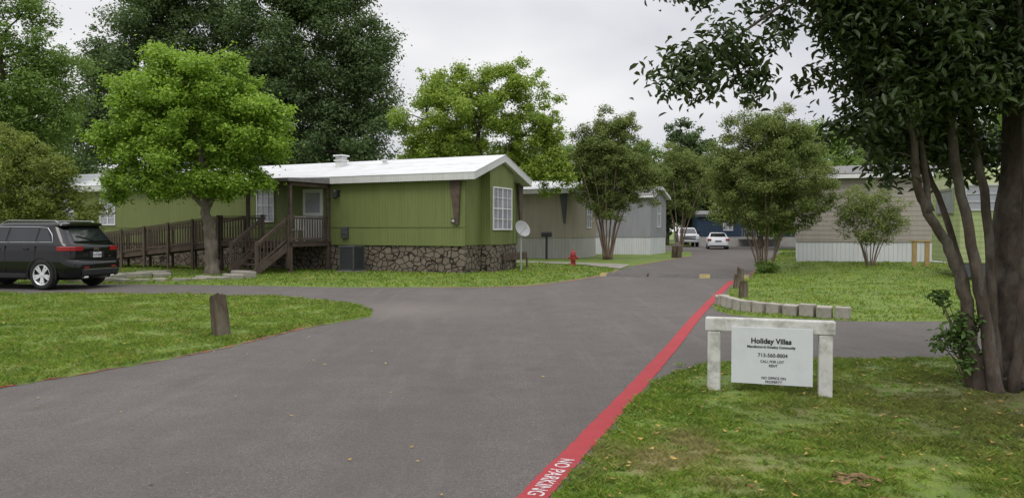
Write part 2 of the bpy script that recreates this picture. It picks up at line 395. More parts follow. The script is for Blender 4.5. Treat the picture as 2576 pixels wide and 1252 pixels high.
def lawn(name,poly,step=.45):
    rng=random.Random(3)
    bd=resample(poly,.2,.05,rng)
    P=np.array(poly); x0,y0=P.min(0);x1,y1=P.max(0)
    x0=max(x0,-32);x1=min(x1,32)
    gx,gy=np.meshgrid(np.arange(x0,x1,step),np.arange(max(y0,-1),y1,step))
    G=np.stack([gx.ravel(),gy.ravel()],1); G=G+np.random.RandomState(1).uniform(-.1,.1,G.shape)
    G=G[inpoly(G,bd)]
    vs=[Vector(p) for p in bd]+[Vector(p) for p in G]
    nb=len(bd)
    r=geometry.delaunay_2d_cdt(vs,[(i,(i+1)%nb) for i in range(nb)],[],1,1e-4)
    B=np.array(bd); V=[]
    for p in r[0]:
        d=np.min(np.hypot(B[:,0]-p.x,B[:,1]-p.y))
        k=sm(d/.25); V.append((p.x,p.y,.008*(1-k)+lz(p.x,p.y)*k+hz(p.x,p.y)*(1-k)))
    o=MB().add(V,[tuple(f) for f in r[2]]).obj(name,None,M_LAWN,smooth=True)
    for p in o.data.polygons:
        if p.normal.z<0: p.flip()
    return structure(o)
LAWN_L=[(-30,19.3),(-12.9,19),(-7.7,18.65),(-5.6,18.0),(-4.4,17.2),(-3.27,16),(-2.75,14.9),(-2.63,13.94),(-3.0,13.1),(-3.39,12.3),(-3.93,10.13),(-4.70,8.44),(-5.18,7.64),(-5.8,5.5),(-6.2,3),(-6.3,-5),(-30,-5)]
LAWN_H=[(-30,22.8),(-18,22.6),(-11.6,22.5),(-8.4,22),(-4.75,21.2),(-.99,21.3),(.48,21.9),(1.94,24.3),(3.4,27.6),(4.2,30.4),(4.2,31.6),(3.0,34.9),(-1.4,38.5),(-6,42),(-30,42)]
LAWN_R=[(4.25,15.9),(4.05,14.8),(4.15,14.2),(4.6,13.8),(5.9,13.3),(7.38,13.2),(8.9,13.1),(30,13),(30,46),(16.9,46.8),(12.4,35.8),(8.9,27.6),(7.05,23.6),(6.05,20.8),(4.9,17.5)]
LAWN_G=[(-1.3,0),(.28,4.52),(.5,5.15),(.95,6.47),(1.42,7.7),(1.83,8.4),(2.35,9.0),(3.5,9.3),(5.3,9.38),(6.3,9.35),(30,9.4),(30,-5),(-3,-5)]
for p in (LAWN_L,LAWN_H,LAWN_R,LAWN_G): lawn('lawn',p)
def blades(name,poly,n,h,wd,seed,avoid=()):
    rs=np.random.RandomState(seed); P=np.array(poly); x0,y0=P.min(0);x1,y1=P.max(0)
    y0=max(y0,3.4); pts=[];tot=0
    while tot<n:
        c=np.stack([rs.uniform(x0,x1,n*2),rs.uniform(y0,y1,n*2)],1)
        c=c[(np.abs(c[:,0])<.74*c[:,1]+1.0)]
        near=max(y0,4.0); c=c[rs.rand(len(c))<(near/np.maximum(c[:,1],near))**1.3]
        c=c[inpoly(c,poly)]
        for ax,ay,ar in avoid: c=c[np.hypot(c[:,0]-ax,c[:,1]-ay)>ar*(.6+.6*rs.rand(len(c)))]
        pts.append(c); tot+=len(c)
    c=np.concatenate(pts)[:n]
    na=np.array([noise.noise(Vector((a*1.7,b*1.7,seed))) for a,b in c]); nb_=np.array([noise.noise(Vector((a*9,b*9,seed+9))) for a,b in c])
    keep=rs.rand(n)<np.clip(.92+.9*nb_+.5*na,.3,1); c=c[keep]; na=na[keep]; nb_=nb_[keep]; n=len(c)
    z=np.array([lz(a,b)-.012 for a,b in c])
    dist=c[:,1]; hh=h*(.45+.9*rs.rand(n))*np.clip(1+.7*na+.7*nb_,.45,1.8); ww=wd*(.7+.6*rs.rand(n))*np.maximum(1,dist/9)
    a=rs.uniform(0,2*np.pi,n); dx,dy=np.cos(a),np.sin(a); b=rs.uniform(0,2*np.pi,n); ln=rs.uniform(.3,1.5,n)*hh
    base=np.stack([c[:,0],c[:,1],z],1); side=np.stack([dx*ww/2,dy*ww/2,0*ww],1)
    mid=base+np.stack([np.cos(b)*ln*.35,np.sin(b)*ln*.35,hh*.6],1)
    tip=base+np.stack([np.cos(b)*ln,np.sin(b)*ln,hh],1)
    V=np.empty((n,4,3)); V[:,0]=base-side; V[:,1]=base+side; V[:,2]=mid+side*.8; V[:,3]=tip
    F=np.arange(n*4).reshape(n,4)
    o=npmesh(name,V.reshape(-1,3),F,M_BLADE,rs.rand(n)); o['kind']='stuff'; o['label']='short mown grass blades covering the lawn'; o['category']='grass'
    return o
blades('grass',LAWN_G,270000,.030,.0055,1,avoid=[(4.9,7.4,.45)])
blades('grass',LAWN_L,180000,.038,.0075,2)
blades('grass',LAWN_H,70000,.055,.013,3,avoid=[(-10.7,27,.6),(-9.3,24.9,.7)])
blades('grass',LAWN_R,90000,.042,.010,4)
def ribbon(name,pts,wd,z,mat,jit=.006):
    P=catmull([(x,y,0) for x,y in pts],8); V=[];F=[]
    rng=random.Random(5); Q=[]
    for i in range(len(P)-1):
        for k in range(5): Q.append(P[i].lerp(P[i+1],k/5))
    Q.append(P[-1])
    for i,p in enumerate(Q):
        d=(Q[min(i+1,len(Q)-1)]-Q[max(i-1,0)]).normalized(); n=Vector((-d.y,d.x,0))
        V.append(p+n*(wd/2+rng.uniform(-jit,jit))+Vector((0,0,z))); V.append(p-n*(wd/2+rng.uniform(-jit,jit))+Vector((0,0,z)))
        if i: F.append((2*i-2,2*i-1,2*i+1,2*i))
    o=MB().add(V,F).obj(name,None,mat)
    for p in o.data.polygons:
        if p.normal.z<0: p.flip()
    return structure(o)
rx=lambda y:.358+.35*(y-5.15)
redpts=[(rx(y)+d,y) for y,d in ((1.2,.0),(2.7,.0),(4.52,0),(6.1,.02),(7.9,.03),(10.8,.02),(13.5,-.02),(16.2,-.02),(19.2,.0),(21.5,.02),(23.9,.05))]
ribbon('road_marking',redpts,.18,.011,M_RED,.009)
ribbon('road_marking',[(-5.95,5.5),(-5.25,7.64),(-4.78,8.44)],.13,.012,M_REDL,.02)
ribbon('road_marking',[(-4.78,8.44),(-3.98,10.13),(-3.42,12.3),(-2.95,13.3)],.10,.012,M_REDOLD,.03)
ribbon('road_marking',[(-2.2,21.15),(-.99,21.2),(.5,21.8),(1.98,24.2),(3.45,27.5),(4.2,30.2)],.14,.012,M_REDOLD,.03)
ribbon('road_marking',[(8.7,27.6),(12.1,35.8),(16.6,46.8)],.14,.012,M_REDOLD,.03)
ribbon('road_marking',[(5.8,34.8),(9.5,43.3),(11.6,48.2)],.14,.012,M_REDOLD,.03)
d=Vector((-.35,-1,0)).normalized(); ang=math.atan2(d.y,d.x)
t=text('NO PARKING',None,M_WPAINT,Vector((rx(4.86)+.0,4.86,.0135)),Matrix.Rotation(ang,3,'Z'),.145,'road_lettering',.001,xs=.86)
t['kind']='structure'
# ------------------------------------------------------------------ speed bumps
def speedbump(x0,x1,yl,yr,yels):
    L=math.hypot(x1-x0,yr-yl); a=math.atan2(yr-yl,x1-x0)
    e=thing('speed_bump','low black asphalt speed bump with worn yellow stripes across the road','speed bump',(x0,yl,.006),a,group='speed bumps across the road')
    prof=[(0,0),(.12,.045),(.4,.10),(.75,.10),(1.05,.045),(1.2,0)]
    cuts=sorted(yels); cur=0; k=[]
    for s,t2 in cuts:
        if s>cur: k.append((cur,s,0))
        k.append((s,t2,1)); cur=t2
    if cur<L: k.append((cur,L,0))
    for s,t2,c in k:
        MB().prism(prof,s,t2,'x').obj('yellow_stripe' if c else 'hump',e,M_YEL if c else M_BUMP)
speedbump(3.05,4.62,26.3,25.9,[(0,.22)])
speedbump(5.0,7.9,25.75,24.9,[(1.35,1.7),(2.65,2.95)])
# ------------------------------------------------------------------ windows / houses
def window(parent,face,c,z0,wd,h,nx=2,ny=2,pane=None,off=0,two=True):
    e=sub('window',parent,(c,-off,z0) if face=='f' else (off,c,z0),(0,0,0 if face=='f' else R(90)))
    fr=MB(); t=.05
    fr.box(-wd/2,wd/2,-.05,-.002,0,t).box(-wd/2,wd/2,-.05,-.002,h-t,h).box(-wd/2,-wd/2+t,-.05,-.002,t,h-t).box(wd/2-t,wd/2,-.05,-.002,t,h-t)
    for i in range(1,nx):
        x=-wd/2+wd*i/nx; ww=.03 if (nx%2==0 and i==nx//2) else .012
        fr.box(x-ww,x+ww,-.04,-.014,t,h-t)
    for j in range(1,ny):
        z=h*j/ny; ww=.02 if (ny%2==0 and j==ny//2) else .010
        xs=[-wd/2+t]+[-wd/2+wd*i/nx for i in range(1,nx)]+[wd/2-t]
        for a,b in zip(xs[:-1],xs[1:]): fr.box(a+.012,b-.012,-.037,-.016,z-ww,z+ww)
    fr.obj('frame',e,M_WHITE,.004)
    MB().box(-wd/2+t*.5,wd/2-t*.5,-.012,-.003,t*.5,h-t*.5).obj('pane',e,pane or M_BLIND)
    return e
def home(name,label,cat,loc,rot,L,W,zs,ze,zr,wall,skirt,roof,fasc,ov=.3,ovg=.45,th=.28,wins=(),skirtz=0):
    e=thing(name,label,cat,loc,rot)
    mid=W/2; sl=(zr-th-ze)/(mid+ov); zw=ze+sl*ov
    MB().prism([(0,zs),(W,zs),(W,zw-.004),(mid,zr-th-.006),(0,zw-.004)],-L,0,'x').obj('wall',e,wall)
    MB().box(-L+.03,-.03,.03,W-.03,skirtz,zs-.002).obj('skirting',e,skirt)
    a,b=-L-.25,ovg
    MB().add([(a,-ov,ze+th),(b,-ov,ze+th),(b,mid,zr),(a,mid,zr),(b,W+ov,ze+th),(a,W+ov,ze+th),
              (a,-ov,ze+th-.03),(b,-ov,ze+th-.03),(b,mid,zr-.03),(a,mid,zr-.03),(b,W+ov,ze+th-.03),(a,W+ov,ze+th-.03)],
             [(0,1,2,3),(3,2,4,5),(6,9,8,7),(9,11,10,8),(0,6,7,1),(5,4,10,11),(1,7,8,2),(2,8,10,4),(0,3,9,6),(3,5,11,9)]).obj('roof',e,roof)
    MB().prism([(-ov+.01,ze),(-ov+.01,ze+th-.032),(mid,zr-.034),(W+ov-.01,ze+th-.032),(W+ov-.01,ze),(mid,zr-th)],a+.01,b-.01,'x').obj('fascia',e,fasc)
    for wv in wins: window(e,*wv)
    return e
ROT=R(-24.85)
gh=home('green_mobile_home','long olive green mobile home with white roof and faux stone skirting','mobile home',(-1.71,27.6,0),ROT,24.6,4.6,1.06,3.44,4.55,M_GREENW,M_STONE,M_WROOF,M_FASC,ovg=.55,
  wins=[('f',-9.45,1.95,.95,1.4,3,4),('f',-19.1,1.85,1.05,1.3,2,4),('f',-21.9,1.85,.9,1.3,2,4)])
slp=(4.27-3.44)/2.6
MB().prism([(1.27,1.06),(3.37,1.06),(3.37,3.44+slp*1.5),(2.3,4.25),(1.27,3.44+slp*1.54)],.002,.38,'x').obj('bay',gh,M_GREENW)
MB().box(.0,.36,1.29,3.35,0,1.055).obj('bay_skirting',gh,M_STONE)
window(gh,'g',2.32,1.62,1.7,1.66,4,4,off=.384)
MB().box(-24.6,-.0,-.022,-.003,1.72,1.77).box(-24.6,0,-.03,-.003,1.03,1.08).obj('belt_trim',gh,M_GREENT,.004)
MB().box(-.07,.012,-.014,-.004,1.08,3.5).obj('corner_trim',gh,M_GREENT)
for y in (1.27,3.37): MB().box(.382,.402,y-.035,y+.035,1.07,3.7).obj('corner_trim',gh,M_GREENT)
for y in (.04,4.56): MB().box(.001,.02,y-.03,y+.03,1.07,3.5).obj('corner_trim',gh,M_GREENT)
MB().prism([(-.62,3.43),(-.16,3.43),(-.24,1.82),(-.38,1.82)],-.10,-.05,'y').obj('corner_bracket',gh,M_BROWN)
MB().prism([(4.45,3.6),(4.92,3.45),(4.76,1.7),(4.60,1.7)],.06,.14,'x').obj('corner_bracket',gh,M_BROWN)
MB().box(.4,.46,2.3,4.6,.42,.68).box(.46,.5,2.35,2.45,0,.5).box(.46,.5,4.45,4.55,0,.5).box(.16,.44,2.32,4.58,.685,.72).obj('hitch_cover',gh,M_BROWN,.006)
v=MB(); v.box(-6.9,-6.55,1.35,1.7,4.15,4.5).box(-6.95,-6.5,1.3,1.75,4.5,4.56).box(-6.9,-6.55,1.35,1.7,4.6,4.66).box(-6.97,-6.48,1.28,1.77,4.70,4.76).box(-6.85,-6.6,1.4,1.65,4.56,4.7).obj('roof_vent',gh,M_WHITE,.01)
v=MB(); v.cyl((-4.6,1.6,4.1),(-4.6,1.6,4.45),.09).cyl((-4.6,1.6,4.45),(-4.6,1.6,4.5),.14); v.obj('roof_vent',gh,M_WHITE)
MB().box(-5.5,-5.2,-.12,-.003,1.3,1.75).box(-5.48,-5.22,-.14,-.121,1.45,1.72).obj('electric_meter_box',gh,M_GREY,.01)
MB().box(-.52,-.36,-.125,-.105,1.86,2.05).obj('number_plate',gh,M_DARKM,.004)
text('45',gh,M_WHITE,Vector((-.44,-.128,1.955)),Matrix.Rotation(R(90),3,'X'),.13,'house_number',.002)
lm=MB(); lm.box(-5.78,-5.62,-.06,-.003,2.95,3.2).beam((-5.7,-.06,3.12),(-5.7,-.2,3.2),.03,.03); lm.lathe([(.03,3.22),(.10,3.14),(.09,2.9),(.04,2.84)],8,Matrix.Translation((-5.7,-.22,0))); lm.obj('wall_lamp',gh,M_DARKM)
dr=sub('door',gh,(-6.95,0,1.22))
MB().box(-.5,.5,-.05,-.003,0,2.05).box(-.4,.4,-.058,-.051,.1,1.0).obj('door_leaf',dr,M_DOOR,.005)
MB().box(-.36,.36,-.062,-.052,1.1,1.9).obj('pane',dr,M_BLIND)
MB().cyl((.4,-.05,.95),(.4,-.11,.95),.03).obj('handle',dr,M_CHR)
po=thing('wooden_porch','dark brown wooden porch with stairs and long wheelchair ramp','porch',(-1.71,27.6,0),ROT)
FX,FY=-6.05,-2.4; ZD=1.2
dk=MB()
dk.box(-9.6,FX,FY,-.06,ZD-.2,ZD-.04)
for i in range(17): dk.box(-9.6,FX+.03,FY-.03+i*.14,FY+.1+i*.14,ZD-.037,ZD)
dk.obj('deck',po,M_BROWN)
def post(x,y,z0,z1,s=.12): MB().box(x-s/2,x+s/2,y-s/2,y+s/2,z0,z1).obj('post',po,M_BROWN,.008)
for x,y,z1 in ((FX-.06,FY+.06,3.42),(FX-.06,-.15,3.42),(-8.15,FY+.06,3.42)): post(x,y,0,z1)
post(-9.55,FY+.06,0,2.2)
MB().add([(-9.3,FY-.25,3.42),(FX+.15,FY-.25,3.42),(FX+.15,-.02,3.44),(-9.3,-.02,3.44),(-9.3,FY-.25,3.54),(FX+.15,FY-.25,3.54),(FX+.15,-.31,3.66),(-9.3,-.31,3.66)],[(0,3,2,1),(4,5,6,7),(0,1,5,4),(1,2,6,5),(2,3,7,6),(3,0,4,7)]).obj('porch_roof',po,M_PORCHR)
MB().box(FX-.12,FX+.0,FY,-.1,3.28,3.415).box(-9.3,FX-.12,FY,FY+.1,3.28,3.415).obj('roof_beam',po,M_BROWN,.006)
def railing(p,q,mb,h=.95,sp=.14,base=.08):
    p=Vector(p);q=Vector(q);n=max(2,int((q-p).length/sp)); U=Vector((0,0,1))
    mb.beam(p+U*h,q+U*h,.10,.035); mb.beam(p+U*(h-.08),q+U*(h-.08),.035,.07); mb.beam(p+U*base,q+U*base,.035,.07)
    for i in range(1,n):
        a=p.lerp(q,i/n); mb.beam(a+U*(base-.02),a+U*(h-.06),.032,.032)
rl=MB(); railing((FX-.05,FY+.12,ZD),(FX-.05,-.2,ZD),rl); rl.obj('railing',po,M_BROWN)
rl=MB(); railing((-7.3,FY+.06,ZD),(-8.1,FY+.06,ZD),rl); railing((-8.2,FY+.06,ZD),(-9.5,FY+.06,ZD),rl); rl.obj('railing',po,M_BROWN)
st=MB(); nst=6; run=.29; SW=1.12; sx1=FX-.12; sx0=sx1-SW
for i in range(nst-1):
    z=ZD-(i+1)*ZD/nst; y=FY-.02-i*run
    st.box(sx0,sx1,y-run-.02,y,z-.045,z)
for x in (sx0-.03,sx1+.03):
    st.beam((x,FY,ZD-.18),(x,FY-nst*run,-.02+.12),.05,.26)
st.obj('stairs',po,M_BROWN,.004)
sr=MB()
for x in (sx0-.04,sx1+.04):
    a=Vector((x,FY-.05,ZD)); b=Vector((x,FY-nst*run+.1,.22))
    railing(a,b,sr,.90,.19,.12)
    sr.box(x-.045,x+.045,b.y-.045,b.y+.045,0,1.22)
    sr.box(x-.05,x+.05,FY-.1,FY,.2,2.2)
sr.obj('stair_railing',po,M_BROWN)
rp_=MB(); xa,xb=-9.6,-20.5; za,zb=ZD,.12
for y in (FY+.05,FY+1.25): rp_.beam((xa,y,za-.12),(xb,y,zb-.05),.05,.2)
n=70
for i in range(n):
    x=xa+(xb-xa)*(i+.5)/n; z=za+(zb-za)*(i+.5)/n
    rp_.box(x-.072,x+.072,FY+.02,FY+1.3,z-.035,z)
rp_.obj('ramp',po,M_BROWN)
rr=MB()
for y in (FY,FY+1.3):
    railing((xa,y,za),(xb,y,zb),rr,.95,.15)
    for i in range(9):
        x=xa+(xb-xa)*i/8; z=za+(zb-za)*i/8
        rr.box(x-.05,x+.05,y-.09 if y==FY else y+.03,y-.03 if y==FY else y+.09,0,z+1.0)
rr.obj('ramp_railing',po,M_BROWN)
ch=thing('patio_chair','white plastic chair standing on the wooden porch','chair',(-1.71,27.6,0),ROT)
c=MB(); c.box(-6.95,-6.5,-1.5,-1.05,1.62,1.66)
for x in (-6.93,-6.52):
    for y in (-1.48,-1.07): c.box(x-.02,x+.02,y-.02,y+.02,1.2,1.62)
c.obj('seat',ch,M_WHITE,.008)
c=MB()
for i in range(5): c.box(-6.95+i*.1,-6.90+i*.1,-1.09,-1.05,1.66,2.1)
c.box(-6.97,-6.48,-1.10,-1.04,2.1,2.16); c.obj('backrest',ch,M_WHITE,.008)
th_=home('tan_mobile_home','beige mobile home with white roof and off-white skirting','mobile home',(3.4,43,0),ROT,16,4.4,1.2,3.72,4.62,M_TANW,M_SKIRT2,M_WROOF,M_FASC,wins=[('g',2.9,1.75,.9,1.6,2,4)])
MB().prism([(-.7,3.7),(-.25,3.7),(-.36,2.0),(-.46,2.0)],-.10,-.05,'y').obj('corner_bracket',th_,M_GREY)
g2=home('gray_mobile_home','light gray mobile home with shingle gable roof and white skirting','mobile home',(9.18,50,0),ROT,16,4.3,1.16,3.78,4.62,M_GRAYW,M_SKIRT,M_SHING,M_WHITE,ov=.25,ovg=.3,th=.2,wins=[('g',2.1,1.8,1.0,1.9,2,2)])
r3=home('taupe_mobile_home','taupe lap-sided mobile home with white ribbed skirting on a lawn','mobile home',(22.1,27.5,.1),R(-20),11.0,4.6,1.05,3.6,4.3,M_TAUPE,M_SKIRT,M_SHING,M_WHITE,th=.2,wins=[('f',-3,1.7,1.0,1.4,2,2)])
b4=home('blue_mobile_home','blue mobile home seen under trees at the road end','mobile home',(33,76,0),R(-6),14,5,1.0,3.0,3.7,M_BLUEW,M_SKIRT2,M_SHING,M_GREY,wins=[('f',-11,1.6,1.0,1.3,2,2),('f',-4,1.6,1.0,1.3,2,2)])
dkk=MB(); dkk.box(-10,-6,-2,-.05,.75,.9)
for i in range(18): dkk.box(-10+i*.23,-9.96+i*.23,-2,-1.96,.9,1.7)
dkk.box(-10,-6,-2.03,-1.93,1.7,1.78); dkk.obj('front_deck',b4,M_SKIRT2)
rv=thing('travel_trailer','pale lime green ribbed travel trailer with yellow trim parked on grass','travel trailer',(13.05,22.0,.15),R(-11.5))
MB().prism([(.0,.5),(2.4,.5),(2.4,3.05),(2.3,3.25),(2.1,3.32),(.3,3.32),(.1,3.25),(0,3.05)],0,6.5,'x').obj('body',rv,M_LIME,.03)
MB().box(-.012,6.52,-.012,-.002,2.72,3.02).box(-.012,-.002,.0,2.4,2.72,3.02).obj('trim_band',rv,M_LIMEL)
wv=sub('window',rv,(.95,0,2.02))
MB().box(-.85,.85,-.04,-.003,0,.05).box(-.85,.85,-.04,-.003,.72,.77).box(-.85,-.8,-.04,-.003,.05,.72).box(.8,.85,-.04,-.003,.05,.72).box(-.8,.8,-.035,-.012,.25,.28).box(-.8,.8,-.035,-.012,.48,.51).obj('frame',wv,M_ALU,.003)
MB().box(-.82,.82,-.011,-.003,.03,.74).obj('pane',wv,M_GLASSB)
wv=sub('window',rv,(0,1.2,1.95),(0,0,R(-90)))
MB().box(-.7,.7,-.04,-.013,0,.05).box(-.7,.7,-.04,-.013,.7,.75).box(-.7,-.65,-.04,-.013,.05,.7).box(.65,.7,-.04,-.013,.05,.7).obj('frame',wv,M_ALU)
MB().box(-.68,.68,-.012,-.002,.03,.72).obj('pane',wv,M_GLASSB)
MB().box(.35,.5,-.04,-.013,2.88,2.94).obj('marker_light',rv,M('amber_lens',(.7,.25,.03,1),.05,5,.3,0))
for x in (3.2,4.1):
    wl=sub('wheel',rv,(x,.12,.2))
    MB().lathe([(.2,-.1),(.31,-.1),(.34,-.06),(.34,.06),(.31,.1),(.2,.1)],20,Matrix.Rotation(R(90),4,'X'),ring=True).obj('tyre',wl,M_TYRE)
    MB().lathe([(.03,-.08),(.2,-.07),(.2,.09),(.12,.06),(.03,.08)],16,Matrix.Rotation(R(90),4,'X')).obj('rim',wl,M_WHITE)
jk=MB(); jk.cyl((.6,.3,-.1),(.6,.3,.55),.04).box(.45,.75,.15,.45,-.12,-.02); jk.obj('jack',rv,M_DARKM)
MB().box(.02,6.4,.03,.06,.1,.495).obj('skirt_panel',rv,M_GREY)
fg=thing('wooden_gate','pale new timber step rail between two homes','gate',(14.7,27.1,.25),R(-20))
MB().box(-.3,-.15,-.07,.07,0,.95).obj('post',fg,M_YWOOD,.01)
MB().box(.1,.25,-.07,.07,0,.95).obj('post',fg,M_YWOOD,.01)
MB().box(-.38,.5,-.09,.09,.952,1.0).obj('rail',fg,M_YWOOD,.01)
# ------------------------------------------------------------------ AC, dish, hydrant, mailbox
ac=thing('air_conditioner','dark gray outdoor air conditioner unit on a slab beside the home','air conditioner',(-6.1,28.75,.03),ROT)
ac.scale=(.74,.74,1.0)
c=MB()
for x in (-.43,.43):
    for y in (-.43,.43): c.box(x-.03,x+.03,y-.03,y+.03,.06,.98)
c.box(-.40,.40,-.40,.40,.08,.95).box(-.46,.46,-.46,.46,.06,.12).box(-.47,.47,-.47,.47,.94,1.0)
for i in range(22): c.box(-.40,.40,-.44,-.402,.15+i*.036,.163+i*.036); c.box(.402,.44,-.40,.40,.15+i*.036,.163+i*.036)
c.obj('cabinet',ac,M_GREY,.004)
f=MB()
for r in (.1,.18,.26,.34): f.tube([(r*math.cos(a),r*math.sin(a),1.02) for a in [i*2*math.pi/24 for i in range(25)]],[.006]*25,5)
f.obj('fan_grille',ac,M_DARKM)
MB().box(-.55,.55,-.55,.55,-.03,.055).obj('slab',ac,M_CONC,.01)
sd_=thing('satellite_dish','gray satellite dish on a pole beside the home end','satellite dish',(.35,29.6,.03),R(15))
MB().tube([(0,0,0),(0,0,1.35),(.0,.02,1.55)],[.03,.03,.025],10).obj('pole',sd_,M_ALU)
mt=Matrix.Translation((.02,-.05,1.62))@Matrix.Rotation(R(38),4,'Y')@Matrix.Rotation(R(58),4,'X')
prof=[(0.02,0),(.12,.008),(.24,.035),(.33,.075),(.34,.078),(.33,.066),(.24,.022),(.12,-.006),(.02,-.014)]
MB().lathe(prof,28,mt).obj('dish',sd_,M('dish_grey',(.28,.28,.29,1),.06,4,.45,.05),smooth=True)
b=MB(); tip=mt@Vector((0,-.1,.42)); b.beam(mt@Vector((0,-.33,.05)),tip,.02,.03); b.box(-.05,.05,-.04,.04,-.06,.06,Matrix.Translation(tip)); b.obj('feed_arm',sd_,M_ALU)
hy=thing('fire_hydrant','red fire hydrant standing on the grass beside the driveway','fire hydrant',(2.72,33.6,.04),0)
MB().lathe([(.16,0),(.16,.05),(.11,.06),(.105,.42),(.14,.44),(.14,.48),(.12,.49),(.115,.56),(.09,.63),(.05,.67),(.03,.68),(.03,.74)],18).obj('barrel',hy,M_HYD,smooth=False)
c=MB(); c.cyl((-.2,0,.36),(.2,0,.36),.055,seg=12).cyl((-.22,0,.36),(-.19,0,.36),.07,seg=8).cyl((.19,0,.36),(.22,0,.36),.07,seg=8).cyl((0,0,.34),(0,-.2,.34),.075,seg=12).cyl((0,-.18,.34),(0,-.22,.34),.09,seg=8); c.obj('outlet',hy,M_HYD)
mbx=thing('mailbox','dark curbside mailbox on a thin post','mailbox',(1.92,42.0,0),R(-20))
MB().box(-.05,.05,-.05,.05,0,1.25).obj('post',mbx,M_DARKM)
MB().prism([(-.12,1.25),(.12,1.25),(.12,1.42),(.08,1.49),(0,1.52),(-.08,1.49),(-.12,1.42)],-.28,.28,'x').obj('box',mbx,M_DARKM)
# ------------------------------------------------------------------ posts (bollards)
def stump(x,y,h,r,lean,label,seed,z=.02,name='wooden_bollard'):
    e=thing(name,label,'bollard',(x,y,z),0,group='weathered timber bollards along the road edge',tilt=lean)
    vs=[];fs=[];seg=28;nz=12
    for i in range(nz):
        t_=i/(nz-1)
        for k in range(seg):
            a=2*math.pi*k/seg; rr=r*(1+.08*math.sin(a*3+seed)+.16*noise.noise(Vector((math.cos(a)*3,math.sin(a)*3,t_*1.2+seed)))+.05*noise.noise(Vector((math.cos(a)*9,math.sin(a)*9,t_*2))))
            rr*=1.08-.14*t_
            zz=-.08+(h+.08)*t_
            if i==nz-1: zz+= .06*math.cos(a+seed)*r/.13+.05*noise.noise(Vector((math.cos(a)*4,math.sin(a)*4,seed)))
            vs.append((rr*math.cos(a),rr*math.sin(a),zz))
    for i in range(nz-1):
        for k in range(seg):
            k2=(k+1)%seg; fs.append((i*seg+k,i*seg+k2,(i+1)*seg+k2,(i+1)*seg+k))
    c=len(vs); vs.append((0,0,h-.03)); fs+=[((nz-1)*seg+k,(nz-1)*seg+(k+1)%seg,c) for k in range(seg)]
    MB().add(vs,fs).obj('shaft',e,M_OLDW)
    return e
stump(-4.32,11.2,.60,.118,(R(2),R(-5),0),'thick leaning weathered timber bollard on grass by the road',1)
stump(5.42,17.7,.37,.10,(0,R(2),0),'short weathered timber bollard on the lawn edge',2)
stump(6.15,20.7,.36,.085,(0,R(6),0),'thin weathered timber bollard beside the red line',3)
stump(7.18,23.7,.40,.10,(0,0,0),'short weathered timber bollard near the speed bump',4)
stump(9.75,44.6,.75,.28,(0,0,0),'squat dark timber bollard by the far driveway',5)
pp=[(5.98,13.62),(5.71,13.76),(5.45,13.9),(5.19,14.05),(4.95,14.22),(4.76,14.43),(4.62,14.68),(4.53,14.95),(4.47,15.23),(4.44,15.5),(4.43,15.78),(4.47,16.06)]
M_PAV=M('grey_paver_block',(.31,.29,.25,1),.2,6,.9,.5,40,dirt=(.15,.14,.11,1),dirtamt=.7)
for i,(x,y) in enumerate(pp):
    a=pp[max(i-1,0)]; b=pp[min(i+1,len(pp)-1)]; an=math.atan2(b[1]-a[1],b[0]-a[0])+random.uniform(-.10,.10)
    e=thing('paver_block','gray concrete edging block set on the lawn curve','paver block',(x+random.uniform(-.008,.008),y+random.uniform(-.02,.02),.04+random.uniform(-.02,.012)),an,group='row of edging blocks curving round the lawn corner',tilt=(R(random.uniform(-6,6)),R(random.uniform(-4,4))))
    s=random.uniform(1.02,1.07)
    MB().prism([(-.128*s,-.11),(.128*s,-.11),(.118*s,.11),(-.118*s,.11)],-.03,.20,'z').obj('block',e,M_PAV,.014)
rng=random.Random(11)
M_SLAB=M('slab_concrete',(.26,.245,.21,1),.25,4,.9,.5,30,dirt=(.14,.13,.10,1),dirtamt=.6)
sl=[(-9.15,24.75,.62,.3,.10),(-9.5,24.2,.65,.28,.04),(-9.0,25.25,.66,.35,.20),(-9.9,23.8,.5,.25,.03),(-10.3,23.5,.45,.25,.04),(-10.85,23.25,.4,.22,.05),(-11.35,23.1,.36,.22,.04),(-11.9,23.05,.36,.22,.05),(-12.4,23.2,.42,.24,.05),
    (-12.9,23.7,.6,.3,.08),(-13.0,24.5,.65,.32,.12),(-12.5,25.2,.65,.34,.14),(-13.5,25.6,.75,.38,.12),(-12.2,26.0,.6,.34,.16),(-13.9,24.2,.55,.32,.08),(-12.9,26.7,.7,.38,.12),(-13.5,23.4,.5,.3,.06),(-11.9,25.6,.5,.3,.1),(-14.3,25.0,.6,.34,.1),(-10.0,24.4,.4,.26,.06)]
for x,y,a,b,z in sl:
    e=thing('stone_slab','flat broken concrete slab laid on the grass','stone slab',(x,y,.0),R(rng.uniform(-40,10)),group='broken slabs edging the front bed',tilt=(R(rng.uniform(-3,3)),R(rng.uniform(-3,3))))
    n=7; poly=[(a*math.cos(2*math.pi*k/n)*rng.uniform(.8,1.1)*.7,b*math.sin(2*math.pi*k/n)*rng.uniform(.8,1.1)) for k in range(n)]
    MB().prism(poly,.0,.09+z*.8,'z').obj('slab',e,M_SLAB,.01)
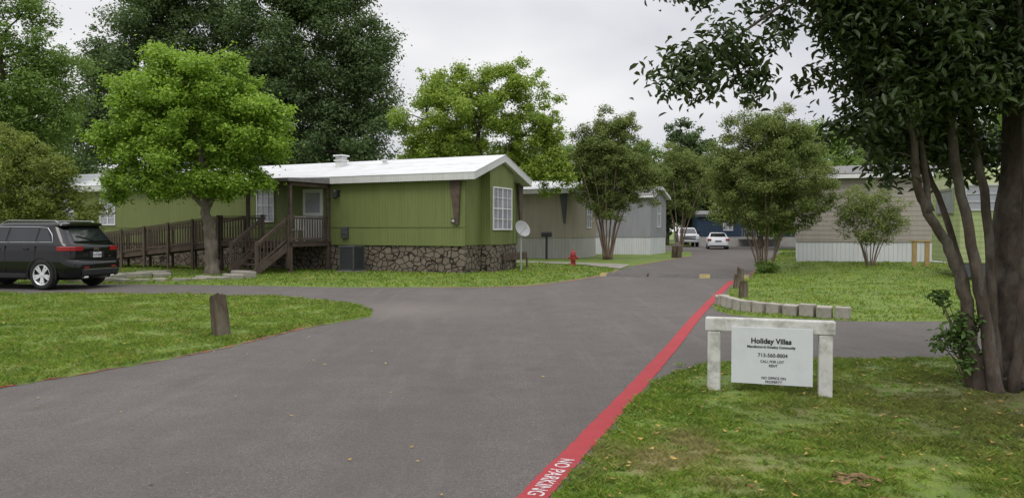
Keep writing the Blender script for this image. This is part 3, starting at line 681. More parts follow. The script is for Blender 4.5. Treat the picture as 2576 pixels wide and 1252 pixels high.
# ------------------------------------------------------------------ sign
sg=thing('sign_board','low white timber frame sign with black lettering on the grass','sign',(2.49,7.3,.03),R(-18))
c=MB(); c.box(-.595,.595,-.065,.065,.585,.715); c.obj('beam',sg,M_SIGNW,.012)
for x in (-.51,.51):
    MB().prism([(x-.062,-.06),(x+.062,-.06),(x+.062,.06),(x-.062,.06)],-.12,.584,'z').obj('post',sg,M_SIGNW,.012)
MB().box(-.345,.395,-.088,-.067,.095,.64).obj('panel',sg,M_PANEL,.003)
RX=Matrix.Rotation(R(90),3,'X')
def st_(s,z,size,b=0,x=.02,xs=1.0): text(s,sg,M_INK,Vector((x,-.0895,z)),RX,size,'lettering',b,xs=xs)
st_('Holiday Villas',.51,.068,.0026,xs=.96)
st_('Manufactured Housing Community',.455,.034,.0010,xs=.88)
st_('713-560-8004',.375,.050,.0008,.035,.93)
st_('CALL FOR LOT',.315,.034,.0005,.03,.92); st_('RENT',.276,.034,.0005,.04,.92)
st_('NO OFFICE ON',.157,.034,.0005,.045,.92); st_('PROPERTY',.12,.034,.0005,.045,.92)
# ------------------------------------------------------------------ vehicles
def outline(x0,x1,hw,r0,r1,k=6,ns=8):
    r0=min(r0,hw*.9);r1=min(r1,hw*.9); P=[]
    def arc(cx,cy,r,a0,a1):
        for i in range(k+1):
            a=R(a0+(a1-a0)*i/k); P.append((cx+r*math.cos(a),cy+r*math.sin(a)))
    arc(x0+r0,-hw+r0,r0,180,270)
    for i in range(1,ns): P.append((x0+r0+(x1-r1-x0-r0)*i/ns,-hw))
    arc(x1-r1,-hw+r1,r1,270,360); arc(x1-r1,hw-r1,r1,0,90)
    for i in range(1,ns): P.append((x1-r1+(x0+r0-x1+r1)*i/ns,hw))
    arc(x0+r0,hw-r0,r0,90,180); return P
def loft(sl):
    mb=MB(); vs=[];fs=[]
    for z,x0,x1,hw,r0,r1 in sl:
        P=outline(x0,x1,hw,r0,r1); n=len(P); vs+=[(p[0],p[1],z) for p in P]
    for i in range(len(sl)-1):
        for k in range(n):
            k2=(k+1)%n; fs.append((i*n+k,i*n+k2,(i+1)*n+k2,(i+1)*n+k))
    fs.append(tuple(reversed(range(n)))); fs.append(tuple(range((len(sl)-1)*n,len(sl)*n)))
    return mb.add(vs,fs)
def wheel(parent,x,y,r,wd,side,det=True):
    e=sub('wheel',parent,(x,y,r),(R(90)*side,0,0))
    MB().lathe([(r*.64,-wd/2),(r*.9,-wd/2),(r*.98,-wd*.38),(r,-wd*.25),(r,wd*.25),(r*.98,wd*.38),(r*.9,wd/2),(r*.68,wd/2-.005)],32,ring=True).obj('tyre',e,M_TYRE,smooth=True)
    c=MB(); c.lathe([(.03,-wd*.3),(r*.63,-wd*.3),(r*.63,-wd*.2),(.03,-wd*.2)],28)
    o=MB(); o.lathe([(r*.60,-wd*.2),(r*.67,-wd*.2),(r*.70,wd*.46),(r*.67,wd*.50),(r*.62,wd*.42)],32,ring=True)
    o.lathe([(.02,wd*.1),(r*.19,wd*.1),(r*.17,wd*.42),(.02,wd*.44)],16)
    for i in range(5):
        for dlt in (-.17,.17):
            a=2*math.pi*i/5+math.pi/2
            p=(r*.12*math.cos(a+dlt),r*.12*math.sin(a+dlt),wd*.34); q=(r*.64*math.cos(a+dlt),r*.64*math.sin(a+dlt),wd*.40)
            o.beam(p,q,.055,.03)
    o.obj('rim',e,M_RIM,smooth=False)
    c.obj('brake_disc',e,M_DARKM)
def cutarches(ob,xs,r,hw,z):
    cut=[]
    for x in xs:
        for s in (-1,1):
            m=MB().cyl((x,s*(hw-.28),z),(x,s*(hw+.2),z),r,seg=40).obj('tmpcut',None,M_PLAST); cut.append(m)
            md=ob.modifiers.new('c','BOOLEAN'); md.operation='DIFFERENCE'; md.object=m; md.solver='EXACT'
    bpy.context.view_layer.update()
    me=bpy.data.meshes.new_from_object(ob.evaluated_get(bpy.context.evaluated_depsgraph_get()))
    ob.modifiers.clear(); ob.data=me
    for m in cut: bpy.data.objects.remove(m)
    me.polygons.foreach_set('use_smooth',[True]*len(me.polygons))
    try: me.set_sharp_from_angle(angle=R(32))
    except Exception: pass
    me.update()
def panel(poly,fx,th=.01,side=None):
    mb=MB(); a=[fx(u,z) for u,z in poly]; n=len(a); nb=[p+side*th for p in a]
    fs=[tuple(range(n)),tuple(reversed(range(n,2*n)))]+[(i,i+n,(i+1)%n+n,(i+1)%n) for i in range(n)]
    return mb.add(a+nb,fs)
def strip(path,z0,z1,th):
    P=[Vector((p[0],p[1],0)) for p in path]; vs=[];fs=[];n=len(P)
    for i,p in enumerate(P):
        d=(P[min(i+1,n-1)]-P[max(i-1,0)]).normalized(); nn=Vector((d.y,-d.x,0))
        for q,z in ((p,z0),(p+nn*th,z0+.01),(p+nn*th,z1-.01),(p,z1)): vs.append((q.x,q.y,z))
    for i in range(n-1):
        for k in range(4): fs.append((i*4+k,i*4+(k+1)%4,(i+1)*4+(k+1)%4,(i+1)*4+k))
    fs+=[(0,1,2,3),tuple(range((n-1)*4,n*4))]
    return MB().add(vs,fs)
suv=thing('parked_suv','black sport utility vehicle with silver wheels parked on the side street','car',(-11.42,20.94,.006),R(168))
suv.scale=(1.02,1.0,1.06)
sl_=[(.25,.25,4.5,.80,.2,.3),(.33,.07,4.7,.92,.28,.45),(.45,0,4.8,.955,.34,.5),(.62,0,4.8,.97,.36,.5),(.70,.02,4.79,.972,.36,.5),(.745,.06,4.78,.972,.34,.5),(.765,.12,4.77,.97,.28,.5),(.95,.12,4.70,.968,.28,.5),(1.02,.125,4.45,.962,.28,.5),(1.09,.13,3.9,.95,.28,.35),(1.15,.16,3.62,.935,.28,.25),(1.19,.22,3.52,.915,.28,.25),(1.43,.42,3.12,.833,.26,.25),(1.6,.56,2.80,.775,.24,.25),(1.635,.46,2.72,.762,.2,.25),(1.68,.45,2.6,.73,.2,.25),(1.72,.55,2.45,.66,.2,.3),(1.745,.9,2.2,.5,.2,.3)]
body=loft(sl_).obj('body',suv,M_BLKP); cutarches(body,(.98,3.9),.425,.97,.38)
hwf=lambda z:.915-(z-1.19)*.341
for s in (-1,1):
    fx=lambda u,z:Vector((u,s*hwf(z),z)); sv=Vector((0,s,.3)).normalized()
    for poly in ([(.72,1.22),(1.16,1.22),(1.13,1.55),(.92,1.54)],[(1.22,1.22),(2.08,1.22),(2.05,1.575),(1.19,1.565)],[(2.15,1.22),(3.22,1.22),(2.78,1.54),(2.62,1.575),(2.12,1.58)]):
        panel(poly,fx,.008,sv).obj('window',suv,M_DGLASS)
    tr=MB(); tr.tube([fx(3.3,1.20)+sv*.012,fx(2.8,1.565)+sv*.012,fx(2.5,1.60)+sv*.012,fx(1.2,1.59)+sv*.012,fx(.92,1.57)+sv*.012,fx(.74,1.4)+sv*.012,fx(.66,1.205)+sv*.012,fx(3.3,1.20)+sv*.012],[.008]*8,6); tr.obj('window_trim',suv,M_CHR)
    rr_=MB(); rr_.tube([(.72,s*.66,1.705),(.82,s*.66,1.755),(2.3,s*.65,1.765),(2.5,s*.65,1.70)],[.013]*4,8); rr_.obj('roof_rail',suv,M_RAIL)
    for x in (.98,3.9):
        ar=MB(); ar.tube([(x+.44*math.cos(R(a)),s*.965,.38+.44*math.sin(R(a))) for a in range(-15,196,10)],[.022]*22,6); ar.obj('arch_trim',suv,M_PLAST)
    MB().box(1.45,3.45,*( (.93,.985) if s>0 else (-.985,-.93)),.3,.42).obj('sill',suv,M_PLAST,.015)
    for x in (1.3,2.2):
        MB().box(x+.08,x+.24,*((.965,.995) if s>0 else (-.995,-.965)),1.02,1.05).obj('door_handle',suv,M_BLKP,.006)
    for x in (1.18,2.12,3.18): MB().box(x-.004,x+.004,*((.955,.974) if s>0 else (-.974,-.955)),.45,1.12).obj('door_gap',suv,M_PLAST)
    mm=MB(); mm.box(2.98,3.12,*((.95,1.13) if s>0 else (-1.13,-.95)),1.17,1.33); mm.obj('mirror',suv,M_BLKP,.03)
    path=[(.122,s*.50),(.122,s*.60)]+[(.402+.282*math.cos(R(a)),s*(.684+.282*math.sin(R(a)))) for a in (180,165,150,135,120,105,90)]+[(.50,s*.966)]
    strip(path,.985,1.10,-.016*s).obj('tail_light',suv,M_TAIL)
    MB().box(-.012,.01,min(s*.42,s*.58),max(s*.42,s*.58),.55,.585).obj('reflector',suv,M_TAIL,.003)
    MB().box(.02,.12,min(s*.4,s*.56),max(s*.4,s*.56),.28,.34).obj('exhaust',suv,M_CHR,.02)
    wheel(suv,.98,s*.86,.385,.25,-s); wheel(suv,3.9,s*.86,.385,.25,-s)
rwx=lambda z:.22+(z-1.19)*.83
fx=lambda u,z:Vector((rwx(z),u,z))
panel([(-.64,1.23),(.64,1.23),(.54,1.57),(-.54,1.57)],fx,.014,Vector((-1,0,.8)).normalized()).obj('rear_window',suv,M_DGLASS)
MB().beam((.24,-.02,1.27),(.33,.5,1.36),.015,.03).obj('wiper',suv,M_PLAST)
MB().box(-.015,.02,-.66,.66,.36,.50).obj('bumper_trim',suv,M_PLAST,.02)
MB().box(-.012,.01,-.62,.62,.505,.52).obj('chrome_strip',suv,M_RAIL,.003)
MB().box(.098,.119,-.27,.27,.80,.96).obj('plate_recess',suv,M_PLAST,.01)
MB().box(.088,.097,-.155,.155,.81,.95).obj('license_plate',suv,M('plate_white',(.5,.5,.52,1),.03,3,.5,0),.004)
RB=Matrix(((0,0,-1),(-1,0,0),(0,1,0)))
text('CLZ-6087',suv,M_INK,Vector((.086,0,.872)),RB,.072,'plate_number',.0006)
text('TEXAS',suv,M_INK,Vector((.086,0,.93)),RB,.026,'plate_state')
text('Jeep',suv,M_CHR,Vector((.115,.0,1.04)),RB,.12,'emblem_lettering',.002)
text('4x4',suv,M_CHR,Vector((.117,-.50,.83)),RB,.055,'emblem_lettering',.0005)
sed=thing('parked_sedan','white sedan parked at the end of the road','car',(17.5,64.0,.01),R(78))
sl_=[(.2,.15,4.5,.78,.2,.3),(.3,.02,4.66,.86,.25,.4),(.55,0,4.7,.89,.25,.5),(.7,.03,4.66,.9,.25,.5),(.85,.08,4.3,.89,.25,.5),(.95,.12,3.75,.87,.25,.4),(1.0,.25,3.5,.85,.25,.3),(1.04,.75,3.3,.8,.2,.2),(1.2,1.05,2.95,.72,.2,.2),(1.36,1.4,2.55,.64,.2,.2),(1.43,1.75,2.3,.52,.2,.2)]
bd=loft(sl_).obj('body',sed,M_WCAR); cutarches(bd,(.95,3.65),.36,.89,.31)
panel([(-.66,1.06),(.66,1.06),(.56,1.35),(-.56,1.35)],lambda u,z:Vector((.75+(z-1.04)*2.03,u,z)),.03,Vector((-.9,0,.45))).obj('rear_window',sed,M_DGLASS)
for s in (-1,1):
    panel([(1.15,1.08),(3.1,1.08),(2.6,1.34),(1.6,1.34)],lambda u,z:Vector((u,s*(.8-(z-1.04)*.5),z)),.02,Vector((0,s,.3))).obj('window',sed,M_DGLASS)
    MB().box(-.02,.3,min(s*.58,s*.895),max(s*.58,s*.895),.75,.9).obj('tail_light',sed,M_TAIL,.02)
    wheel(sed,.95,s*.79,.32,.2,-s); wheel(sed,3.65,s*.79,.32,.2,-s)
MB().box(.0,.05,-.26,.26,.62,.75).obj('license_plate',sed,M_GREY)
MB().box(-.01,.05,-.75,.75,.22,.34).obj('bumper_trim',sed,M_PLAST)
pk=thing('parked_pickup','white pickup truck facing the camera beneath trees','pickup truck',(17.9,79.0,.01),R(-97))
sl_=[(.45,.1,5.6,.9,.15,.3),(.6,0,5.75,.98,.15,.35),(.9,0,5.78,1.0,.15,.35),(1.15,0,5.7,1.0,.15,.4),(1.22,.02,5.3,.98,.15,.4),(1.25,.05,4.6,.95,.15,.3)]
bd=loft(sl_).obj('body',pk,M_WCAR); cutarches(bd,(1.2,4.75),.47,1.0,.42)
loft([(1.252,1.95,4.5,.93,.1,.2),(1.5,2.0,4.15,.87,.1,.2),(1.8,2.1,3.75,.8,.1,.2),(1.88,2.3,3.5,.7,.1,.2)]).obj('cab',pk,M_WCAR,smooth=False)
panel([(-.82,1.3),(.82,1.3),(.72,1.76),(-.72,1.76)],lambda u,z:Vector((4.5-(z-1.25)*1.4,u,z)),.03,Vector((.6,0,.6))).obj('windscreen',pk,M_DGLASS)
MB().box(5.68,5.82,-.62,.62,.72,1.05).obj('grille',pk,M_DARKM,.02)
MB().box(5.81,5.84,-.6,.6,.86,.92).obj('grille_bar',pk,M_CHR)
MB().box(5.7,5.9,-.95,.95,.45,.66).obj('bumper',pk,M_CHR,.03)
for s in (-1,1):
    MB().box(5.55,5.80,min(s*.64,s*.97),max(s*.64,s*.97),.78,1.08).obj('headlight',pk,M_LENS,.02)
    panel([(2.15,1.32),(4.1,1.32),(3.75,1.72),(2.2,1.72)],lambda u,z:Vector((u,s*(.93-(z-1.25)*.24),z)),.02,Vector((0,s,.2))).obj('window',pk,M_DGLASS)
    MB().box(4.0,4.15,min(s*.95,s*1.2),max(s*.95,s*1.2),1.3,1.55).obj('mirror',pk,M_PLAST,.02)
    wheel(pk,1.2,s*.86,.42,.26,-s); wheel(pk,4.75,s*.86,.42,.26,-s)
# ------------------------------------------------------------------ trees
def sample_clumps(ells,n,rc,rs,bias=.45):
    vol=np.array([e[3]*e[4]*e[5] for e in ells])**.8; vol/=vol.sum(); out=[]
    for i,e in enumerate(ells):
        k=max(3,int(round(n*vol[i])))
        d=rs.normal(size=(k,3)); d/=np.linalg.norm(d,axis=1)[:,None]
        r=(rs.rand(k)**bias)*(.85+.32*rs.rand(k))
        c=np.array(e[:3])+d*r[:,None]*np.array(e[3:6])
        rad=rc*(.45+1.1*rs.rand(k))
        out.append(np.concatenate([c,rad[:,None]],1))
    return np.concatenate(out)
def leaves(name,cl,n,size,mat,rs,base,parent,elong=.5,flat_=.7,fold=False,droop=0.0,zmin=None):
    w_=cl[:,3]**2; idx=rs.choice(len(cl),n,p=w_/w_.sum())
    ct=rs.rand(len(cl))
    d=rs.normal(size=(n,3)); d/=np.linalg.norm(d,axis=1)[:,None]
    r=rs.rand(n)**.45*(1+.45*np.abs(rs.normal(size=n))*(rs.rand(n)<.4))
    p=cl[idx,:3]+d*(r*cl[idx,3])[:,None]*np.array([1,1,flat_])
    if zmin is not None:
        k=p[:,2]>zmin; p=p[k]; d=d[k]; idx=idx[k]; n=len(p)
    nr=d*.35+rs.normal(size=(n,3))*.5+np.array([0,-.15,.7]); nr/=np.linalg.norm(nr,axis=1)[:,None]
    t=rs.normal(size=(n,3))+np.array([0,0,-droop]); t-=nr*(t*nr).sum(1)[:,None]; t/=np.linalg.norm(t,axis=1)[:,None]
    b=np.cross(nr,t); s=size*(.6+.8*rs.rand(n)); p=p-np.array(base)
    tone=np.clip(.30*ct[idx]+.6*rs.rand(n)+.05,0,1)
    L=t*s[:,None]; Wd=b*(s*elong)[:,None]
    if not fold:
        V=np.empty((n,4,3)); V[:,0]=p-L*.5; V[:,1]=p+Wd*.5-L*.05; V[:,2]=p+L*.5; V[:,3]=p-Wd*.5-L*.05
        return npmesh(name,V.reshape(-1,3),np.arange(n*4).reshape(n,4),mat,tone,parent)
    up=nr*(s*.10)[:,None]
    V=np.empty((n,6,3)); V[:,0]=p-L*.5; V[:,1]=p+Wd*.42+up-L*.15; V[:,2]=p+Wd*.36+up+L*.2; V[:,3]=p+L*.5-up*1.2; V[:,4]=p-Wd*.36+up+L*.2; V[:,5]=p-Wd*.42+up-L*.15
    q=np.arange(n)[:,None]*6
    F=np.concatenate([q+np.array([[0,1,2,3]]),q+np.array([[0,3,4,5]])]); 
    return npmesh(name,V.reshape(-1,3),F,mat,np.concatenate([tone,tone]),parent)
def tree(name,label,base,stems,ells,nc,rc,nl,ls,lmat,bark,seed,nbr=25,brr=.05,elong=.55,fold=False,droop=0,bias=.45,group=None,flat_=.7,seg=10,zmin=None,zbr=.35,extra=None):
    rs=np.random.RandomState(seed); rng=random.Random(seed)
    e=thing(name,label,'tree' if 'tree' in name or 'myrtle' in name else 'plant',base,0,group)
    B=Vector(base); tk=MB(); samples=[]
    for pts,r0,r1 in stems:
        C=catmull(pts,5); n=len(C)
        rad=[(r0+(r1-r0)*(i/(n-1))**.8) for i in range(n)]
        rad[0]*=1.35; 
        if n>2: rad[1]*=1.12
        C=[c+Vector((rng.uniform(-.3,.3),rng.uniform(-.3,.3),0))*rad[i] for i,c in enumerate(C)]
        tk.tube([c-B for c in C],rad,seg,.25)
        for i,c in enumerate(C):
            if i/n>=zbr: samples.append((c,rad[i]))
    cl=sample_clumps(ells,nc,rc,rs,bias)
    pick=rs.choice(len(cl),min(nbr,len(cl)),replace=False)
    for i in pick:
        c=Vector(cl[i,:3]); 
        cand=[s for s in samples if s[0].z<c.z+.3] or samples
        s=min(cand,key=lambda q:(q[0]-c).length*(1+.3*rng.random()))
        Ld=(c-s[0]).length; m=s[0].lerp(c,.5)+Vector((rng.uniform(-.08,.08),rng.uniform(-.08,.08),.12))*Ld
        r=min(s[1]*.7,brr*(.5+Ld*.16))
        C=catmull([s[0],m,c],5); n=len(C)
        tk.tube([q-B+Vector((rng.uniform(-1,1),rng.uniform(-1,1),rng.uniform(-1,1)))*r*.5 for q in C],[r*(1-.8*k/(n-1)) for k in range(n)],6)
        samples+= [(C[5],r*.7)]
    tk.obj('trunk',e,bark,smooth=True)
    leaves('crown',cl,nl,ls,lmat,rs,base,e,elong,flat_,fold,droop,zmin)
    return e
x,y=-10.7,27.0
tree('shade_tree','bright yellow-green rounded tree with thick trunk in front of the ramp',(x,y,0),
 [([(x,y,-.1),(x-.05,y,.8),(x-.12,y,1.7),(x-.25,y,2.6),(x-.35,y+.1,3.8),(x-.5,y,5.2),(x-.5,y,6.6)],.28,.07),
  ([(x-.2,y,2.4),(x-1.0,y-.2,3.2),(x-1.9,y-.3,3.9),(x-2.7,y,4.5)],.10,.04),([(x-.2,y,2.5),(x+.4,y+.2,3.4),(x+1.0,y,4.3),(x+1.2,y,5.2)],.10,.04)],
 [(-11.6,27,5.5,2.7,2.5,2.1),(-11.3,27,7.2,1.6,1.6,.85),(-9.4,27,5.0,1.2,1.4,1.3),(-13.8,27,4.6,1.2,1.4,1.2),(-13.1,27,6.3,1.3,1.3,1.0),(-10.3,26.8,3.5,1.5,1.3,.7),(-12.4,26.9,3.4,1.5,1.4,.7),(-9.9,27,6.4,1.2,1.2,1.0),(-8.9,27,3.4,.6,.6,.55),(-14.2,27,3.3,.9,.9,.6),(-11.4,26.5,3.2,1.8,1.0,.5),(-12.2,27,7.7,.7,.7,.5),(-8.6,27,5.9,.6,.6,.6)],
 460,.36,115000,.115,L_BRIGHT,M_BARK,1,60,.06,.6,zmin=1.9,bias=.5)
x,y=-15.5,52
tree('large_tree','very tall dense dark green tree rising behind the green home',(x,y,0),
 [([(x,y,-.1),(x+.2,y,3),(x,y,7),(x-.2,y,12),(x,y,18)],.6,.12)],
 [(-15.8,52,12,7.4,5,6.5),(-10.6,51,9.0,3.3,3,3.6),(-10.2,51,13.2,2.6,3,3.2),(-13.6,51,18,4.4,4,3),(-19,51,9.5,4.5,4,5),(-12,50,6.4,3.6,3,2)],
 1300,.75,220000,.22,L_DARK,M_BARKD,2,30,.15,.5)
x,y=-25,50
tree('large_tree','tall dark green tree behind the home roof',(x,y,0),
 [([(x,y,-.1),(x+.2,y,3),(x,y,7),(x+.4,y,15)],.45,.1)],
 [(-24.0,50,13.5,3.6,3,4),(-23.5,50,9,4.5,3.5,3.5),(-27.0,50,12.5,1.8,2,1.6),(-22,50,17,4,3,2.5),(-28,51,8.0,2.5,2,2)],
 380,.72,80000,.22,L_DARK,M_BARKD,3,25,.12,.5)
x,y=-25.2,37
tree('tall_tree','mid green leafy tree beside the home end',(x,y,0),
 [([(x,y,-.1),(x,y,3),(x+.4,y,6),(x+.3,y,11)],.35,.08)],
 [(-25,37,10.5,3.8,3,2.6),(-24,37,7.8,3.2,3,2.2),(-22.3,37,9.4,1.4,1.5,1.0),(-22.6,37,6.8,1.6,2,1.6),(-26,37,13,3.0,3,1.5),(-24,37,5.0,2.5,2,1.2)],
 260,.5,62000,.15,L_MID,M_BARKD,4,25,.08,.55)
x,y=-17.0,26
tree('small_tree','small yellowish olive tree behind the parked car',(x,y,0),
 [([(x,y,-.1),(x,y,1),(x+.2,y,2),(x+.1,y,3.8)],.10,.04),([(x,y,.1),(x+.7,y,1.2),(x+1.1,y,2.6)],.07,.03)],
 [(-16.8,26,3.9,1.6,1.4,1.2),(-15.6,26,3.0,1.0,1,1.1),(-17.3,26,2.6,1.5,1.2,1.2),(-16.1,26,2.1,1.2,1,.7),(-14.9,26.4,2.1,.7,.7,.7)],
 190,.28,26000,.10,L_OLIVE,M_BARKM,5,30,.03,.55,bias=.55)
x,y=-1.6,40
tree('airy_tree','open-crowned light green tree with dark limbs between two homes',(x,y,0),
 [([(x,y,-.1),(x,y,2.5),(x+.1,y,4.5),(x-.2,y,6.5),(x+.3,y,9)],.28,.06),([(x,y,3.5),(x-1.2,y,5.2),(x-2.6,y,6.6),(x-3,y,8.6)],.14,.04),([(x,y,3.8),(x+1.2,y,5.6),(x+2.2,y,6.6),(x+3.3,y,6.4)],.14,.04)],
 [(-1.9,40,7.4,3.9,2.6,2.3),(.0,40,9.2,1.7,1.5,1.4),(-3.8,40,9.0,1.7,1.5,1.4),(-4.9,40,6.6,1.7,1.4,2.0),(1.6,40,7.0,1.5,1.5,1.7),(2.3,39.7,4.2,1.0,.9,1.4),(-1.6,40,9.4,1.6,1.2,1.2),(.6,40,5.2,2.2,1.4,1.4),(-3,40,5.2,2.8,1.5,1.6)],
 380,.40,88000,.135,L_LIGHT,M_BARKD,6,70,.07,.6,bias=.5)
def vase(x,y,h,spread,k,r,seed,z=0):
    rng=random.Random(seed); st=[]
    for i in range(k):
        a=2*math.pi*i/k+rng.uniform(-.4,.4); s=spread*rng.uniform(.5,1.15)
        dx,dy=math.cos(a)*s,math.sin(a)*s
        st.append(([(x+dx*.10,y+dy*.10,z-.05),(x+dx*.30,y+dy*.30,z+h*.25),(x+dx*.58,y+dy*.58,z+h*.5),(x+dx*1.0,y+dy*1.0,z+h*.85)],r*rng.uniform(.7,1.1),r*.3))
    return st
tree('crepe_myrtle','many-stemmed crepe myrtle with dull green crown beside a driveway',(5.3,42,0),vase(5.3,42,6,1.7,12,.07,1),
 [(5.5,42,5.6,2.3,1.6,1.9),(5.9,42,7.4,1.4,1.1,1.1),(4.2,42,4.6,1.2,1,1.4),(7.1,42,4.6,1.4,1,1.6),(4.1,42,6.3,1.0,.9,1.0),(5.6,42,3.7,2.0,1,1.0),(5.4,42,2.7,1.2,.8,.6)],420,.32,90000,.105,L_MYR,M_BARKM,7,80,.03,.52,bias=.55,seg=8)
tree('crepe_myrtle','wide many-stemmed crepe myrtle with reddish olive crown on the roadside',(9.25,27.6,0),vase(9.25,27.6,4.2,1.5,13,.045,2),
 [(9.3,27.6,4.0,2.2,1.8,1.6),(9.2,27.6,5.3,1.5,1.2,.95),(7.8,27.6,3.6,1.0,1,1.3),(10.9,27.6,3.2,1.1,1,1.4),(9.3,27.4,2.7,2.0,1.3,.9),(10.4,27.6,4.8,1.0,.9,.8),(9.3,27.5,1.9,1.3,.9,.5)],560,.24,125000,.078,L_MYR,M_BARKM,8,100,.02,.5,bias=.55,seg=8)
z=hz(12.9,27.2)
tree('crepe_myrtle','young sparse crepe myrtle sapling on the lawn',(12.9,27.2,z),vase(12.9,27.2,2.6,1.0,11,.022,3,z),
 [(12.9,27.2,2.6,1.25,1.1,.75),(12.2,27.2,2.1,.8,.7,.6),(13.6,27.2,2.0,.8,.7,.6),(12.9,27.2,1.5,.9,.7,.45)],140,.22,14000,.075,L_MYR,M_BARKM,9,65,.010,.5,bias=.65,seg=6)
tree('crepe_myrtle','thin many-stemmed crepe myrtle beyond the gray home',(12.6,57,0),vase(12.6,57,6,1.8,8,.07,4),
 [(12.6,57,6.3,2.1,1.5,1.7),(13.8,57,5,1.5,1.2,1.4),(12,57,5,1.4,1,1.4),(13,57,3.6,1.6,1,1.0)],200,.38,34000,.13,L_MYR,M_BARKM,10,60,.03,.5,bias=.6,seg=6)
def bush(label,x,y,r,h,n,ls,mat,seed,z=0,nc=22,rc=.35,zc=.5,ells=None):
    rs=np.random.RandomState(seed); e=thing('bush',label,'bush',(x,y,z),0)
    cl=sample_clumps(ells or [(x,y,z+h*zc,r*.7,r*.7,h*.42)],nc,r*rc,rs,.6)
    st=MB(); rng=random.Random(seed)
    for i in range(min(len(cl),22)):
        c=Vector(cl[i,:3])-Vector((x,y,z)); st.tube([(c.x*.15,c.y*.15,-.03),(c.x*.5,c.y*.5,c.z*.6),tuple(c)],[.010,.007,.003],5)
    st.obj('stem',e,M_BARKM); leaves('foliage',cl,n,ls,mat,rs,(x,y,z),e,.5,1.0,True,.2)
    return e
bush('small green bush around the myrtle stems',9.2,27.2,.5,.35,1500,.10,L_MID,21,.05)
L_SHR=leafmat('shrub_leaf',(.045,.09,.022,1),(.12,.20,.045,1),.3,.4,.35)
bush('loose leafy sprigs sprouting against the large trunk',4.62,7.55,.2,.9,760,.065,L_SHR,22,.02,26,.40,.5,ells=[(4.42,7.5,.60,.17,.2,.28),(4.28,7.5,.92,.11,.12,.14),(4.5,7.4,.32,.15,.15,.2)])
BG=[(-34,52,10,5,L_MID),(-29,47,8.5,4,L_DARK),(-38,60,13,6,L_DARK),(-21,60,11,6,L_DARK),(-7,62,9,5,L_MID),(-2.5,64,10,5,L_MID),(3,70,10.5,5,L_FAR),(7.5,66,9.5,3.6,L_MID),(11,84,12,5,L_FAR),(15.5,92,13,5,L_MID),(19.8,86,14.5,4.0,L_DARK),(26,92,12,5,L_DARK),
 (22.3,68,9.5,4.6,L_MYR),(17.2,84,9,4,L_DENSE),(25.5,62,10.5,4.5,L_MID),(31,66,12,5,L_FAR),(30,52,9.3,4.5,L_MID),(37,56,11,6,L_DARK),(26,40,8.4,3.8,L_MID),(20.5,41,7.4,3.0,L_MYR),(33,44,10.5,4.5,L_MID),(41,52,12,6,L_MID),(33,96,13,6,L_DARK),(15.4,40,6.6,2.4,L_MID)]
for i,(x,y,h,r,m) in enumerate(BG):
    rg=random.Random(50+i)
    el=[(x,y,h*.56,r*.85,r*.7,h*.32),(x+rg.uniform(-1,1),y,h*.82,r*.55,r*.5,h*.17),(x-r*.6,y,h*.42,r*.5,r*.5,h*.22),(x+r*.6,y,h*.45,r*.5,r*.5,h*.24)]
    tree('background_tree','leafy green tree behind the mobile homes',(x,y,0),[([(x,y,-.1),(x+.2,y,h*.25),(x,y,h*.5),(x,y,h*.85)],.25,.06)],el,200,r*.15,28000,.0036*y,m,M_BARKD,60+i,12,.08,.6,bias=.45,group='trees behind the mobile homes')
rs=np.random.RandomState(99)
cx=rs.uniform(-110,120,900); cy=115+rs.uniform(-8,12,900); cz=rs.uniform(.5,7.5,900)+1.5*np.sin(cx*.13)+1.2*np.sin(cx*.31)
cl=np.stack([cx,cy,cz,rs.uniform(1.2,2.4,900)],1)
wd=leaves('woodland',cl,70000,.75,L_DARK,rs,(0,0,0),None,.7)
wd['kind']='stuff'; wd['label']='distant dark line of woods closing the horizon'; wd['category']='woods'
base=(4.95,7.5,0)
stems=[([(5.12,7.6,-.1),(5.11,7.6,.5),(5.10,7.6,1.4),(5.13,7.6,2.6),(5.12,7.7,4),(5.0,7.7,5.6)],.25,.15),
 ([(4.64,7.4,-.05),(4.50,7.4,.6),(4.38,7.35,1.10),(4.20,7.3,1.48),(4.00,7.25,1.76),(3.86,7.2,2.02),(3.75,7.1,2.5),(3.4,7.0,3.1)],.066,.030),
 ([(4.00,7.25,1.78),(3.92,7.2,2.25),(3.86,7.2,2.7),(3.9,7.2,3.3)],.036,.018),
 ([(4.72,7.3,-.05),(4.58,7.3,.8),(4.48,7.3,1.32),(4.30,7.3,2.1),(4.14,7.2,2.9),(4.0,7.2,3.5),(3.7,7.1,4.4)],.064,.030),
 ([(4.84,7.5,-.05),(4.80,7.55,1.13),(4.70,7.6,2.2),(4.50,7.6,3.0),(4.3,7.6,4.2)],.056,.026),
 ([(4.70,7.6,-.05),(4.66,7.7,.9),(4.50,7.8,1.7),(4.28,7.9,2.4),(4.1,7.9,3.4)],.044,.022),
 ([(4.86,7.3,-.05),(4.88,7.2,1.0),(4.82,7.1,2.0),(4.70,7.0,3.2),(4.6,7,4.2)],.045,.024),
 ([(4.0,7.2,3.4),(3.4,7.0,3.75),(2.7,6.9,3.75),(2.1,6.9,3.4),(1.7,6.9,3.05)],.026,.008),
 ([(3.9,7.2,3.8),(3.0,7.0,4.2),(2.2,6.9,4.1),(1.75,6.9,3.8)],.026,.008)]
